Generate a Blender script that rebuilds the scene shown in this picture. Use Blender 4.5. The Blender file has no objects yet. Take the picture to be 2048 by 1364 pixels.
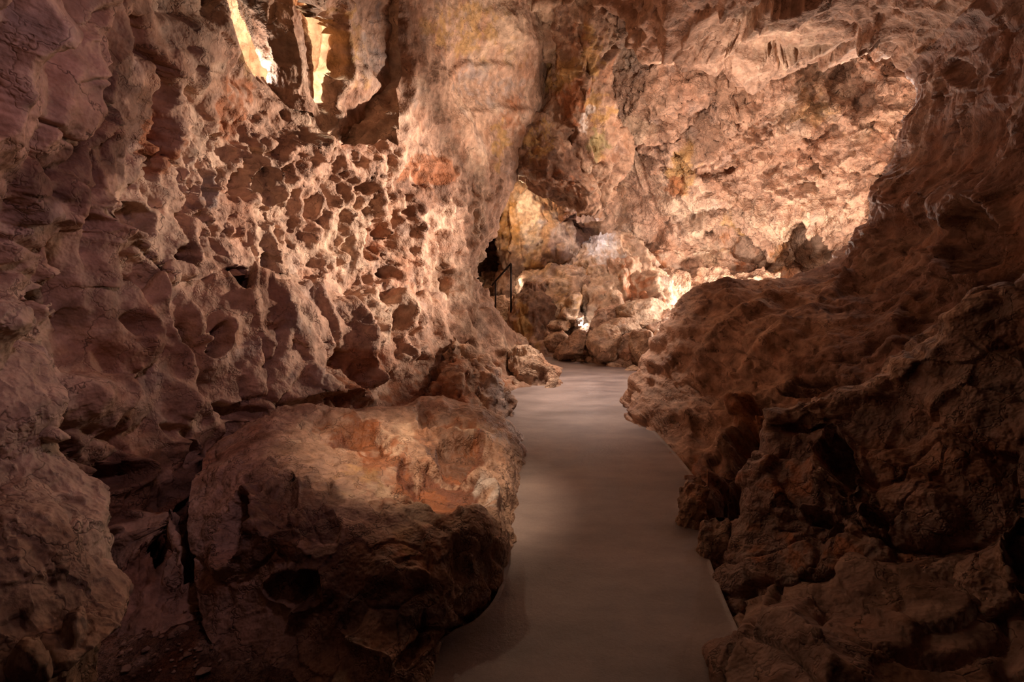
import bpy, math, random
import numpy as np

# ------------------------------------------------------------------ camera
F = 1000.0                       # focal length in pixels of the 2048 px wide frame
CAMH = 1.5
TH = math.atan(0.122)
CT, ST = math.cos(TH), math.sin(TH)
CAM = np.array([0.0, 0.0, CAMH])

def ray(px, py):
    a = (px-1024.0)/F
    b = -(py-682.0)/F
    return np.array([a, CT+b*ST, -ST+b*CT])

def W(px, py, Y):
    """world point seen at a pixel of the photograph, Y metres into the cave"""
    d = ray(px, py)
    return CAM + d*(Y/d[1])

def G(px, py, z):
    """world point seen at a pixel, at height z"""
    d = ray(px, py)
    return CAM + d*((z-CAMH)/d[2])

def proj(P):
    r = P-CAM
    dep = r[..., 1]*CT - r[..., 2]*ST
    up = r[..., 1]*ST + r[..., 2]*CT
    dep = np.where(np.abs(dep) < .05, .05, dep)
    return 1024+F*r[..., 0]/dep, 682-F*up/dep

# ------------------------------------------------------------------ noise
_rs = np.random.RandomState(7)
_g = _rs.normal(size=(512, 3)); _g /= np.linalg.norm(_g, axis=1)[:, None]
_g = _g.astype(np.float32)
_r3 = _rs.rand(4096, 3).astype(np.float32)

def _hash(i, j, k):
    h = (i*73856093) ^ (j*19349663) ^ (k*83492791)
    h = (h ^ (h >> 13))*1274126177
    return (h ^ (h >> 16)) & 0x7fffffff

def perlin(P):
    P = P.astype(np.float32)
    I = np.floor(P).astype(np.int64); f = P-I
    u = f*f*f*(f*(f*6-15)+10)
    out = 0
    for a in (0, 1):
        for b in (0, 1):
            for c in (0, 1):
                g = _g[_hash(I[:, 0]+a, I[:, 1]+b, I[:, 2]+c) & 511]
                d = (f[:, 0]-a)*g[:, 0]+(f[:, 1]-b)*g[:, 1]+(f[:, 2]-c)*g[:, 2]
                w = (u[:, 0] if a else 1-u[:, 0])*(u[:, 1] if b else 1-u[:, 1])*(u[:, 2] if c else 1-u[:, 2])
                out = out+d*w
    return out*1.6

def fbm(P, n=4, lac=2.03, gain=.5):
    s, a = 0, 1.0
    for i in range(n):
        s = s+a*perlin(P+i*17.3); P = P*lac; a *= gain
    return s

def ridged(P, n=4, gain=.5):
    s, a = 0, 1.0
    for i in range(n):
        s = s+a*(1-2.2*np.abs(perlin(P+i*9.1))); P = P*2.07; a *= gain
    return s

def worley(P):
    """F1, F2, offset vector to the nearest feature point and its id"""
    P = P.astype(np.float32)
    I = np.floor(P).astype(np.int64); f = (P-I).astype(np.float32)
    n = len(P)
    F1 = np.full(n, 9, np.float32); F2 = F1.copy()
    ID = np.zeros(n, np.int64); V = np.zeros((n, 3), np.float32)
    for a in (-1, 0, 1):
        for b in (-1, 0, 1):
            for c in (-1, 0, 1):
                h = _hash(I[:, 0]+a, I[:, 1]+b, I[:, 2]+c)
                v = _r3[h & 4095]+np.array([a, b, c], np.float32)-f
                d = np.sqrt((v*v).sum(1))
                m = d < F1
                F2 = np.where(m, F1, np.minimum(F2, d))
                F1 = np.where(m, d, F1); ID = np.where(m, h, ID)
                V = np.where(m[:, None], v, V)
    return F1, F2, V, ID

def warp(P, f, a):
    q = P*f
    return P+a*np.stack([perlin(q), perlin(q+31.7), perlin(q+67.1)], 1)

def sm(x, a, b):
    t = np.clip((x-a)/(b-a), 0, 1)
    return t*t*(3-2*t)

# ------------------------------------------------------------------ hand placed relief, in photograph pixels
def seg_dist(px, py, pts):
    """distance to a polyline, signed (+ = left of its direction of travel on screen), and run 0..1"""
    best = np.full(px.shape, 1e9); sgn = np.zeros(px.shape); run = np.zeros(px.shape)
    L = [0]
    for a, b in zip(pts[:-1], pts[1:]):
        L.append(L[-1]+math.hypot(b[0]-a[0], b[1]-a[1]))
    for k, (a, b) in enumerate(zip(pts[:-1], pts[1:])):
        dx, dy = b[0]-a[0], b[1]-a[1]; l2 = dx*dx+dy*dy+1e-9
        t = np.clip(((px-a[0])*dx+(py-a[1])*dy)/l2, 0, 1)
        ex, ey = px-a[0]-t*dx, py-a[1]-t*dy
        d = np.hypot(ex, ey)
        gx, gy = np.full(px.shape, dx), np.full(px.shape, dy)
        ln = math.sqrt(l2)
        if k > 0:
            a0 = pts[k-1]; l0 = math.hypot(a[0]-a0[0], a[1]-a0[1])+1e-9
            gx = np.where(t <= 0, dx/ln+(a[0]-a0[0])/l0, gx); gy = np.where(t <= 0, dy/ln+(a[1]-a0[1])/l0, gy)
        if k < len(pts)-2:
            b1 = pts[k+2]; l1 = math.hypot(b1[0]-b[0], b1[1]-b[1])+1e-9
            gx = np.where(t >= 1, dx/ln+(b1[0]-b[0])/l1, gx); gy = np.where(t >= 1, dy/ln+(b1[1]-b[1])/l1, gy)
        s = np.sign(gy*ex-gx*ey)       # screen y points down: + is the left side
        m = d < best
        best = np.where(m, d, best); sgn = np.where(m, s, sgn)
        run = np.where(m, (L[k]+t*math.sqrt(l2))/L[-1], run)
    return best, sgn, run

def smooth_pts(pts, n=4):
    if len(pts) < 3: return pts
    p = [pts[0]]+list(pts)+[pts[-1]]; out = []
    for i in range(1, len(p)-2):
        for k in range(n):
            t = k/n
            out.append(tuple(.5*(2*p[i][c]+(p[i+1][c]-p[i-1][c])*t+(2*p[i-1][c]-5*p[i][c]+4*p[i+1][c]-p[i+2][c])*t*t+(3*p[i][c]-3*p[i+1][c]+p[i+2][c]-p[i-1][c])*t**3) for c in (0, 1)))
    out.append(tuple(pts[-1]))
    return out

def strokes(px, py, feats):
    """relief height in metres from a list of hand placed features"""
    h = np.zeros(px.shape)
    # wobble the coordinates so no stroke looks ruled
    Q = np.stack([px/38., py/38., np.zeros_like(px)], 1)
    w1, w2 = perlin(Q), perlin(Q+55.5)
    Q = Q*3.1
    w3, w4 = perlin(Q+3), perlin(Q+77.7)
    qx, qy = px+w1*9+w3*3, py+w2*9+w4*3
    for f in feats:
        k = f[0]
        if k in ('pit', 'bulge', 'dome', 'basin'):
            _, cx, cy, rx, ry, rot, amp = f
            R = max(rx, ry)*1.6
            m = (np.abs(qx-cx) < R) & (np.abs(qy-cy) < R)
            if not m.any(): continue
            c, s = math.cos(math.radians(rot)), math.sin(math.radians(rot))
            x, y = qx[m]-cx, qy[m]-cy
            r2 = ((x*c+y*s)/rx)**2+((-x*s+y*c)/ry)**2
            if k == 'pit':
                r = np.sqrt(r2)
                v = -amp*np.clip(1-r2, 0, 1)**.7+amp*.22*np.exp(-((r-1.05)/.12)**2)
            elif k == 'basin':                  # flat bottomed hollow with a steep side
                v = -amp*sm(1-np.sqrt(r2), -.02, .30)
            elif k == 'dome':
                v = amp*np.sqrt(np.clip(1-r2, 0, 1))
            else:
                v = amp*np.exp(-r2*1.6)
            h[m] += v
            continue
        _, pts, wd, amp = f[:4]
        pts = smooth_pts(pts)
        xs = [p[0] for p in pts]; ys = [p[1] for p in pts]
        ext = f[4] if len(f) > 4 else wd*4
        R = max(ext*2.5, wd*4)
        m = (qx > min(xs)-R) & (qx < max(xs)+R) & (qy > min(ys)-R) & (qy < max(ys)+R)
        if not m.any(): continue
        d, s, t = seg_dist(qx[m], qy[m], pts)
        tap = np.clip(np.minimum(t, 1-t)*6+.15, 0, 1)
        if k == 'ridge':
            w_ = wd*1.15; v = .95*amp*tap*np.exp(-(np.sqrt(d*d+(.2*w_)**2)-.2*w_)/w_)
        elif k == 'roll':
            v = amp*tap*np.exp(-(d/wd)**2)
        elif k == 'crack':
            v = -amp*np.clip(tap*1.4, 0, 1)*np.exp(-(d/wd)**2)
        elif k == 'step':      # left side raised, falling away over ext px
            sd = d*s; tp = np.clip(np.minimum(t, 1-t)*5, 0, 1)
            v = amp*tp*(sm(sd, -wd, wd))*np.exp(-np.clip(sd, 0, None)/ext)
        elif k == 'drop':      # left side sunk, coming back over ext px
            sd = d*s; tp = np.clip(np.minimum(t, 1-t)*5, 0, 1)
            v = -amp*tp*(sm(sd, -wd, wd))*np.exp(-np.clip(sd, 0, None)/ext)
        h[m] += v
    return h

def mask_blobs(px, py, blobs):
    Q = np.stack([px/30., py/30., np.zeros_like(px)+5], 1)
    w1, w2 = fbm(Q, 3), fbm(Q+55.5, 3)
    qx, qy = px+w1*16, py+w2*16
    v = np.zeros(px.shape)
    for b in blobs:
        cx, cy, rx, ry, rot, a = b[:6]
        c, s = math.cos(math.radians(rot)), math.sin(math.radians(rot))
        x, y = qx-cx, qy-cy
        r = np.sqrt(((x*c+y*s)/rx)**2+((-x*s+y*c)/ry)**2)
        v = np.maximum(v, a*(1-sm(r, .7, 1.15)))
    return v

# ------------------------------------------------------------------ grids
def catmull(A, ts):
    n = A.shape[0]
    i = np.clip(np.floor(ts).astype(int), 0, n-2); t = (ts-i)
    i0 = np.clip(i-1, 0, n-1); i3 = np.clip(i+2, 0, n-1)
    p0, p1, p2, p3 = A[i0], A[i], A[i+1], A[i3]
    t = t.reshape((-1,)+(1,)*(A.ndim-1))
    return .5*(2*p1+(p2-p0)*t+(2*p0-5*p1+4*p2-p3)*t*t+(3*p1-3*p2+p3-p0)*t**3)

def knots(A, axis, step, cap=90):
    px, py = proj(A)
    px = np.clip(px, -500, 2550); py = np.clip(py, -500, 1900)
    d = np.hypot(np.diff(px, axis=axis), np.diff(py, axis=axis))
    m = np.sort(d, axis=1-axis)
    m = np.take(m, int(m.shape[1-axis]*.75), axis=1-axis)
    out = [0.0]
    for k, l in enumerate(m):
        n = int(np.clip(round(l/step), 4, cap))
        out += [k+(j+1)/n for j in range(n)]
    return np.array(out)

QS = 1.0
def net_surface(net, step=3.0):
    step = step*QS
    A = np.array(net, dtype=float)
    tv = knots(A, 0, step); tu = knots(A, 1, step)
    B = catmull(A, tv)
    C = catmull(B.transpose(1, 0, 2), tu).transpose(1, 0, 2)
    return C

def grid_normals(C, flip=None):
    du = np.gradient(C, axis=1); dv = np.gradient(C, axis=0)
    n = np.cross(du, dv)
    n /= np.linalg.norm(n, axis=2)[..., None]+1e-9
    if flip is None:
        s = ((CAM-C)*n).sum(2)
        s = s/np.linalg.norm(CAM-C, axis=2)
        px, py = proj(C)
        ins = (px > 0) & (px < 2048) & (py > 0) & (py < 1364)
        tot = s[ins].sum() if ins.any() else s.sum()
        flip = tot < 0
    return -n if flip else n, flip

def grid_mesh(name, P, shape, cols, mat, wrap=False, keep=None, parent=None, flip=False):
    nv, nu = shape
    idx = np.arange(nv*nu).reshape(nv, nu)
    if wrap: idx = np.concatenate([idx, idx[:, :1]], 1)
    q = np.stack([idx[:-1, :-1], idx[1:, :-1], idx[1:, 1:], idx[:-1, 1:]], -1).reshape(-1, 4)
    if flip: q = q[:, ::-1]
    if keep is not None:
        q = q[keep[q].all(1)]
        used = np.zeros(len(P), bool); used[q.ravel()] = True
        re = np.cumsum(used)-1
        P = P[used]; cols = cols[used]; q = re[q]
    return raw_mesh(name, P, q, cols, mat, parent)

def raw_mesh(name, P, q, cols, mat, parent=None):
    me = bpy.data.meshes.new(name)
    me.vertices.add(len(P)); me.vertices.foreach_set('co', P.astype(np.float32).ravel())
    k = q.shape[1]
    me.loops.add(q.size); me.loops.foreach_set('vertex_index', q.astype(np.int32).ravel())
    me.polygons.add(len(q))
    me.polygons.foreach_set('loop_start', np.arange(0, q.size, k, dtype=np.int32))
    me.polygons.foreach_set('loop_total', np.full(len(q), k, np.int32))
    me.polygons.foreach_set('use_smooth', np.ones(len(q), bool))
    if cols is not None:
        at = me.color_attributes.new('rock_colour', 'FLOAT_COLOR', 'POINT')
        c4 = np.ones((len(P), 4), np.float32); c4[:, :3] = cols
        at.data.foreach_set('color', c4.ravel())
    me.update(); me.validate()
    if mat: me.materials.append(mat)
    o = bpy.data.objects.new(name, me)
    bpy.context.scene.collection.objects.link(o)
    if parent: o.parent = parent
    return o

def tag(o, label=None, cat=None, group=None, kind=None):
    if label: o['label'] = label
    if cat: o['category'] = cat
    if group: o['group'] = group
    if kind: o['kind'] = kind
    return o

# ------------------------------------------------------------------ rock relief layers
def layer(P, kind, freq, amp, st=(1, 1, 1), seed=0):
    Q = P*np.array(st)*freq+seed*13.37
    if kind == 'fbm': return amp*fbm(Q, 4)
    if kind == 'fbm2': return amp*fbm(Q, 2)
    if kind == 'ridge': return amp*(ridged(warp(Q, .6, .5), 3)-.4)
    if kind == 'scallop':                      # bowls with sharp rims between them
        F1, F2, V, ID = worley(warp(Q, .9, .45))
        r = _r3[ID & 4095][:, 0]
        return amp*(np.clip(F1, 0, 1)**1.8*1.6-.6+.5*(r-.5))
    if kind == 'facet':                        # broken planar plates with steps between
        F1, F2, V, ID = worley(warp(Q, .8, .35))
        g = _g[ID & 511]
        r = _r3[(ID >> 3) & 4095][:, 1]
        cr = np.exp(-((F2-F1)/.05)**2)
        return amp*((g*V).sum(1)*1.1+.55*(r-.5)*sm(F2-F1, 0, .09)-.2*cr)
    if kind == 'crack':
        F1, F2, V, ID = worley(warp(Q, 1.3, .5))
        mk = sm(perlin(Q*.7+9), -.1, .25)
        return -amp*np.exp(-((F2-F1)/.035)**2)*mk
    if kind == 'knob':
        F1, F2, V, ID = worley(Q)
        return amp*(np.sqrt(np.clip(1-F1*F1*1.3, 0, 1))-.5)
    raise ValueError(kind)

PAL = dict(
    cream=(.65, .455, .325), pink=(.53, .33, .235), tan=(.42, .25, .165), grey=(.36, .29, .27),
    rust=(.33, .115, .045), brown=(.17, .085, .055), dark=(.045, .025, .022), ochre=(.47, .27, .10),
    umber=(.27, .155, .12), white=(.72, .62, .56), olive=(.33, .26, .13), red=(.15, .036, .015))  # umber: dirt brown, deepened to paint in the right side's dimness
PAL = {k: np.array(v) for k, v in PAL.items()}

def mixc(c, name, m):
    m = np.clip(m, 0, 1)[:, None]
    return c*(1-m)+PAL[name]*m

def colour(P, px, py, stains=(), base='pink', rust=.5, brown=.5, seed=0, sc=1.0, pale=1.0):
    Q = P*sc+seed*3.3
    n1 = fbm(Q*1.1, 4); n2 = fbm(Q*2.7+7, 4); n3 = fbm(Q*6.5+3, 4)
    c = np.tile(PAL[base], (len(P), 1))
    c = mixc(c, 'cream', sm(n1+.4*n2, .0, .6)*.75*pale)
    c = mixc(c, 'tan', sm(-n1+.3*n3, .1, .7)*.6*pale)
    c = mixc(c, 'grey', sm(n2-.2*n1, .25, .8)*.35*pale)
    m = sm(fbm(Q*1.6+40, 4)+.35*n3, .42-.3*rust, .75-.2*rust)
    c = mixc(c, 'rust', m*.55*min(1, rust*1.6))
    m = sm(fbm(Q*2.1+80, 4)+.45*n3, .5-.25*brown, .72-.2*brown)
    c = mixc(c, 'brown', m*.8*min(1, brown*1.6))
    n4 = fbm(Q*13+11, 3)
    ns = n3*.5+n4*.5
    ns2 = n2*.45+n3*.45+n4*.35
    for name, blobs in stains:
        m = mask_blobs(px, py, blobs)
        c = mixc(c, name, sm(m*.8+.9*ns2*np.minimum(m*3, 1), .38, .72)*np.minimum(1, m*1.3)*.85)
    c = c*(1+.10*ns)[:, None]
    return np.clip(c, .01, .9)

class Mass:
    """a rock surface: dense base grid, noise layers, hand placed relief, colour"""
    def __init__(s, C, wrap=False, flip=None):
        s.shape = C.shape[:2]; s.wrap = wrap
        N, s.flip = grid_normals(C, flip)
        s.P = C.reshape(-1, 3).copy(); s.N = N.reshape(-1, 3)
        s.P0 = s.P.copy(); s.PL = s.P0
        s.px, s.py = proj(s.P)
    def layers(s, specs):
        for sp in specs:
            mask = sp[5] if len(sp) > 5 else None
            kind, freq, amp, st, seed = sp[:5]
            if mask is not None:
                m = mask_blobs(s.px, s.py, mask[1:]) if mask[0] == '+' else 1-mask_blobs(s.px, s.py, mask[1:])
                k = m > .01
                if not k.any(): continue
                h = np.zeros(len(s.P)); h[k] = layer(s.PL[k], kind, freq, amp, st, seed)*m[k]
            else:
                h = layer(s.PL, kind, freq, amp, st, seed)
            s.P += s.N*h[:, None]
        return s
    def feats(s, fs):
        h = strokes(s.px, s.py, fs)
        s.P += s.N*h[:, None]
        return s
    def blur(s, A, n=1):
        A = A.reshape(s.shape+(-1,))
        for _ in range(n):
            p = np.concatenate([A[:1], A, A[-1:]], 0); A = .25*p[:-2]+.5*p[1:-1]+.25*p[2:]
            p = np.concatenate([A[:, -1:], A, A[:, :1]] if s.wrap else [A[:, :1], A, A[:, -1:]], 1)
            A = .25*p[:, :-2]+.5*p[:, 1:-1]+.25*p[:, 2:]
        return A
    def renormal(s):
        """take new normals from the relief so far, so the finer layers follow it"""
        C = s.blur(s.P, 1)
        e0, e1 = s.P.reshape(s.shape+(3,))[[0, -1]]
        C[0], C[-1] = e0, e1
        s.P = C.reshape(-1, 3).copy(); s.PL = s.P.copy()
        if s.wrap:
            Cw = np.concatenate([C[:, -1:], C, C[:, :1]], 1)
            N, _ = grid_normals(Cw, s.flip); N = N[:, 1:-1]
        else:
            N, _ = grid_normals(C, s.flip)
        N = s.blur(N.reshape(-1, 3), 2)+.5*s.N.reshape(s.shape+(3,))
        N = N/(np.linalg.norm(N, axis=2)[..., None]+1e-9)
        s.N = N.reshape(-1, 3)
        return s
    def build(s, name, mat, keep=None, parent=None, **kw):
        s.px, s.py = proj(s.P0)
        c = colour(s.P0, s.px, s.py, **kw)
        s.C = c
        return grid_mesh(name, s.P, s.shape, c, mat, s.wrap, keep, parent, flip=not s.flip)

def lathe(rings, step=3.0, kdepth=1.0, n=None, lean=0.0):
    """rings: (px, py, Y, radius px[, depth factor]) top to bottom -> wrapped grid"""
    step = step*QS
    R = []
    for r in rings:
        c = W(r[0], r[1], r[2]); rr = r[3]*r[2]/F
        R.append((c[0], c[1], c[2], rr, (r[4] if len(r) > 4 else kdepth)))
    A = np.array(R)
    px = np.array([r[0] for r in rings]); py = np.array([r[1] for r in rings]); rp = np.array([r[3] for r in rings])
    ts = [0.0]
    for k in range(len(rings)-1):
        l = math.hypot(py[k+1]-py[k], max(abs(rp[k+1]-rp[k]), 1))
        m = int(np.clip(round(l/step), 3, 150)); ts += [k+(j+1)/m for j in range(m)]
    B = catmull(A, np.array(ts))
    B[:, 3] = np.maximum(B[:, 3], .002)
    if n is None: n = int(np.clip(2*math.pi*max(rp)/step, 24, 700))
    th = np.linspace(0, 2*math.pi, n, endpoint=False)
    X = B[:, None, 0]+B[:, None, 3]*np.cos(th)[None]
    Y = B[:, None, 1]+B[:, None, 3]*B[:, None, 4]*np.sin(th)[None]
    Z = np.repeat(B[:, 2:3], n, 1)
    return np.stack([X, Y, Z], -1)

def angular_rock(c, size, seed, rotz=0, n=40, planes=12, rough=.03, soft=34):
    """a broken boulder: sphere cut back by random planes"""
    rs = np.random.RandomState(seed)
    th = np.linspace(0, 2*math.pi, n*2, endpoint=False); ph = np.linspace(.0001, math.pi-.0001, n)
    d = np.stack([np.sin(ph)[:, None]*np.cos(th)[None], np.sin(ph)[:, None]*np.sin(th)[None], np.repeat(np.cos(ph)[:, None], n*2, 1)], -1)
    D = d.reshape(-1, 3)
    N = rs.normal(size=(planes, 3)); N /= np.linalg.norm(N, axis=1)[:, None]
    N = np.concatenate([N, [[0, 0, -1.]]])
    off = rs.uniform(.55, .95, len(N))
    dn = np.clip(D@N.T, .02, None)
    rr = off/dn
    r = -np.log(np.exp(-rr*soft).sum(1))/soft
    r = np.minimum(r, 1.25)
    P = D*r[:, None]
    P = P*(1+rough*3*fbm(P*1.7+seed, 3)[:, None]+rough*fbm(P*6+seed, 3)[:, None])
    P = P*np.array(size)
    cs, sn = math.cos(rotz), math.sin(rotz)
    X = P[:, 0]*cs-P[:, 1]*sn; Y = P[:, 0]*sn+P[:, 1]*cs
    P = np.stack([X, Y, P[:, 2]], 1)+np.array(c)
    return P, (n, n*2)
# ------------------------------------------------------------------ materials
def rock_material(name, bump=.5, rough=.75, scale=1.0, speck=.35, spec=.3, dist=.06):
    m = bpy.data.materials.new(name); m.use_nodes = True
    nt = m.node_tree; N = nt.nodes; L = nt.links
    bs = N['Principled BSDF']
    tc = N.new('ShaderNodeTexCoord')
    at = N.new('ShaderNodeVertexColor'); at.layer_name = 'rock_colour'
    def noise(sc, det, ro=.6):
        n = N.new('ShaderNodeTexNoise'); n.inputs['Scale'].default_value = sc*scale
        n.inputs['Detail'].default_value = det; n.inputs['Roughness'].default_value = ro
        L.new(tc.outputs['Object'], n.inputs['Vector']); return n
    n1 = noise(9, 3, .5); n2 = noise(34, 3, .65); n3 = noise(4.5, 4, .7)
    # pale and rusty mottling at a hand's scale
    r1 = N.new('ShaderNodeMapRange'); r1.inputs['From Min'].default_value = .3; r1.inputs['From Max'].default_value = .7
    r1.inputs['To Min'].default_value = .62; r1.inputs['To Max'].default_value = 1.28
    L.new(n1.outputs['Fac'], r1.inputs['Value'])
    mx = N.new('ShaderNodeMix'); mx.data_type = 'RGBA'; mx.blend_type = 'MULTIPLY'; mx.inputs['Factor'].default_value = 1
    L.new(at.outputs['Color'], mx.inputs['A']); L.new(r1.outputs['Result'], mx.inputs['B'])
    # rusty water marks
    n4 = noise(2.3, 6, .72)
    rv = N.new('ShaderNodeMapRange'); rv.inputs['From Min'].default_value = .52; rv.inputs['From Max'].default_value = .66; rv.inputs['To Max'].default_value = .55
    L.new(n4.outputs['Fac'], rv.inputs['Value'])
    mr = N.new('ShaderNodeMix'); mr.data_type = 'RGBA'; mr.inputs['B'].default_value = (.27, .12, .06, 1)
    L.new(rv.outputs['Result'], mr.inputs['Factor']); L.new(mx.outputs['Result'], mr.inputs['A']); mx = mr
    r2 = N.new('ShaderNodeMapRange'); r2.inputs['From Min'].default_value = .55; r2.inputs['From Max'].default_value = .75
    r2.inputs['To Max'].default_value = speck
    L.new(n2.outputs['Fac'], r2.inputs['Value'])
    m2 = N.new('ShaderNodeMix'); m2.data_type = 'RGBA'; m2.inputs['B'].default_value = (.16, .07, .035, 1)
    L.new(r2.outputs['Result'], m2.inputs['Factor']); L.new(mx.outputs['Result'], m2.inputs['A'])
    # fine cracks
    vo = N.new('ShaderNodeTexVoronoi'); vo.feature = 'DISTANCE_TO_EDGE'; vo.inputs['Scale'].default_value = 3.2*scale
    wv = N.new('ShaderNodeVectorMath'); wv.operation = 'MULTIPLY_ADD'; wv.inputs[1].default_value = (.35, .35, .35)
    L.new(n3.outputs['Color'], wv.inputs[0]); L.new(tc.outputs['Object'], wv.inputs[2]); L.new(wv.outputs[0], vo.inputs['Vector'])
    rc = N.new('ShaderNodeMapRange'); rc.inputs['From Max'].default_value = .03; rc.inputs['To Min'].default_value = -.5; rc.inputs['To Max'].default_value = 0
    L.new(vo.outputs['Distance'], rc.inputs['Value'])
    # dark lines along the hairline cracks, here and there
    gk = N.new('ShaderNodeMapRange'); gk.inputs['From Min'].default_value = .44; gk.inputs['From Max'].default_value = .6
    L.new(n3.outputs['Fac'], gk.inputs['Value'])
    ck = N.new('ShaderNodeMapRange'); ck.inputs['From Max'].default_value = .022; ck.inputs['To Min'].default_value = .85; ck.inputs['To Max'].default_value = 0
    L.new(vo.outputs['Distance'], ck.inputs['Value'])
    gm = N.new('ShaderNodeMath'); gm.operation = 'MULTIPLY'; L.new(gk.outputs['Result'], gm.inputs[0]); L.new(ck.outputs['Result'], gm.inputs[1])
    m3 = N.new('ShaderNodeMix'); m3.data_type = 'RGBA'; m3.inputs['B'].default_value = (.07, .035, .022, 1)
    L.new(gm.outputs[0], m3.inputs['Factor']); L.new(m2.outputs['Result'], m3.inputs['A'])
    L.new(m3.outputs['Result'], bs.inputs['Base Color'])
    def mathn(op, a, b, c=None):
        x = N.new('ShaderNodeMath'); x.operation = op
        for i, v in enumerate((a, b, c)):
            if v is None: continue
            if isinstance(v, (int, float)): x.inputs[i].default_value = v
            else: L.new(v, x.inputs[i])
        return x.outputs[0]
    h = mathn('MULTIPLY_ADD', n2.outputs['Fac'], .16, n1.outputs['Fac'])
    h = mathn('MULTIPLY_ADD', rc.outputs['Result'], .35, h)
    h = mathn('MULTIPLY_ADD', n3.outputs['Fac'], .9, h)
    bp = N.new('ShaderNodeBump'); bp.inputs['Strength'].default_value = bump; bp.inputs['Distance'].default_value = dist
    L.new(h, bp.inputs['Height']); L.new(bp.outputs['Normal'], bs.inputs['Normal'])
    bs.inputs['Roughness'].default_value = rough
    bs.inputs['Specular IOR Level'].default_value = spec
    return m

def simple_material(name, col, rough=.5, metal=0.0):
    m = bpy.data.materials.new(name); m.use_nodes = True
    nt = m.node_tree; b = nt.nodes['Principled BSDF']
    n = nt.nodes.new('ShaderNodeTexNoise'); n.inputs['Scale'].default_value = 30
    r = nt.nodes.new('ShaderNodeMapRange'); r.inputs['To Min'].default_value = rough-.1; r.inputs['To Max'].default_value = rough+.1
    nt.links.new(n.outputs['Fac'], r.inputs['Value']); nt.links.new(r.outputs['Result'], b.inputs['Roughness'])
    b.inputs['Base Color'].default_value = col+(1,); b.inputs['Metallic'].default_value = metal
    return m

def path_material():
    m = bpy.data.materials.new('path_concrete'); m.use_nodes = True
    nt = m.node_tree; N = nt.nodes; L = nt.links; bs = N['Principled BSDF']
    tc = N.new('ShaderNodeTexCoord')
    def noise(sc, det, ro, st=None):
        n = N.new('ShaderNodeTexNoise'); n.inputs['Scale'].default_value = sc; n.inputs['Detail'].default_value = det; n.inputs['Roughness'].default_value = ro
        if st:
            mp = N.new('ShaderNodeMapping'); mp.inputs['Scale'].default_value = st
            L.new(tc.outputs['Object'], mp.inputs['Vector']); L.new(mp.outputs['Vector'], n.inputs['Vector'])
        else: L.new(tc.outputs['Object'], n.inputs['Vector'])
        return n
    a = noise(1.6, 5, .6, (.7, 1.4, 1)); b = noise(70, 6, .7); c = noise(9, 5, .6)
    cr = N.new('ShaderNodeValToRGB'); cr.color_ramp.elements[0].position = .35; cr.color_ramp.elements[1].position = .68
    cr.color_ramp.elements[0].color = (.21, .168, .168, 1); cr.color_ramp.elements[1].color = (.44, .35, .33, 1)
    L.new(a.outputs['Fac'], cr.inputs['Fac'])
    r = N.new('ShaderNodeMapRange'); r.inputs['To Min'].default_value = .8; r.inputs['To Max'].default_value = 1.2
    L.new(b.outputs['Fac'], r.inputs['Value'])
    mx = N.new('ShaderNodeMix'); mx.data_type = 'RGBA'; mx.blend_type = 'MULTIPLY'; mx.inputs['Factor'].default_value = 1
    L.new(cr.outputs['Color'], mx.inputs['A']); L.new(r.outputs['Result'], mx.inputs['B'])
    L.new(mx.outputs['Result'], bs.inputs['Base Color'])
    rr = N.new('ShaderNodeMapRange'); rr.inputs['From Min'].default_value = .3; rr.inputs['From Max'].default_value = .7
    rr.inputs['To Min'].default_value = .36; rr.inputs['To Max'].default_value = .58
    L.new(a.outputs['Fac'], rr.inputs['Value']); L.new(rr.outputs['Result'], bs.inputs['Roughness'])
    bs.inputs['Specular IOR Level'].default_value = .5
    ad = N.new('ShaderNodeMath'); ad.operation = 'MULTIPLY_ADD'; ad.inputs[1].default_value = .5
    L.new(b.outputs['Fac'], ad.inputs[0]); L.new(c.outputs['Fac'], ad.inputs[2])
    bp = N.new('ShaderNodeBump'); bp.inputs['Strength'].default_value = .55; bp.inputs['Distance'].default_value = .012
    L.new(ad.outputs[0], bp.inputs['Height']); L.new(bp.outputs['Normal'], bs.inputs['Normal'])
    return m

ROCK = rock_material('limestone', .5, dist=.06)
ROCKF = rock_material('limestone_rough', .65, .8, .75, .55, dist=.12)
ROCKW = rock_material('limestone_damp', .7, .6, 1.2, .55, .4, dist=.05)
ROCKC = rock_material('flowstone', .35, .6, 1.3, .35, .4, dist=.05)
SOIL = rock_material('cave_earth', .9, .9, 2.2, .8, .15)
PATHM = path_material()
IRON = simple_material('dark_iron', (.03, .022, .022), .35, .8)
STEP = 3.2
def g2(net, step=STEP): return net_surface([[p if len(p) == 3 and not isinstance(p, tuple) else W(*p) for p in r] for r in net], step)
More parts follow.
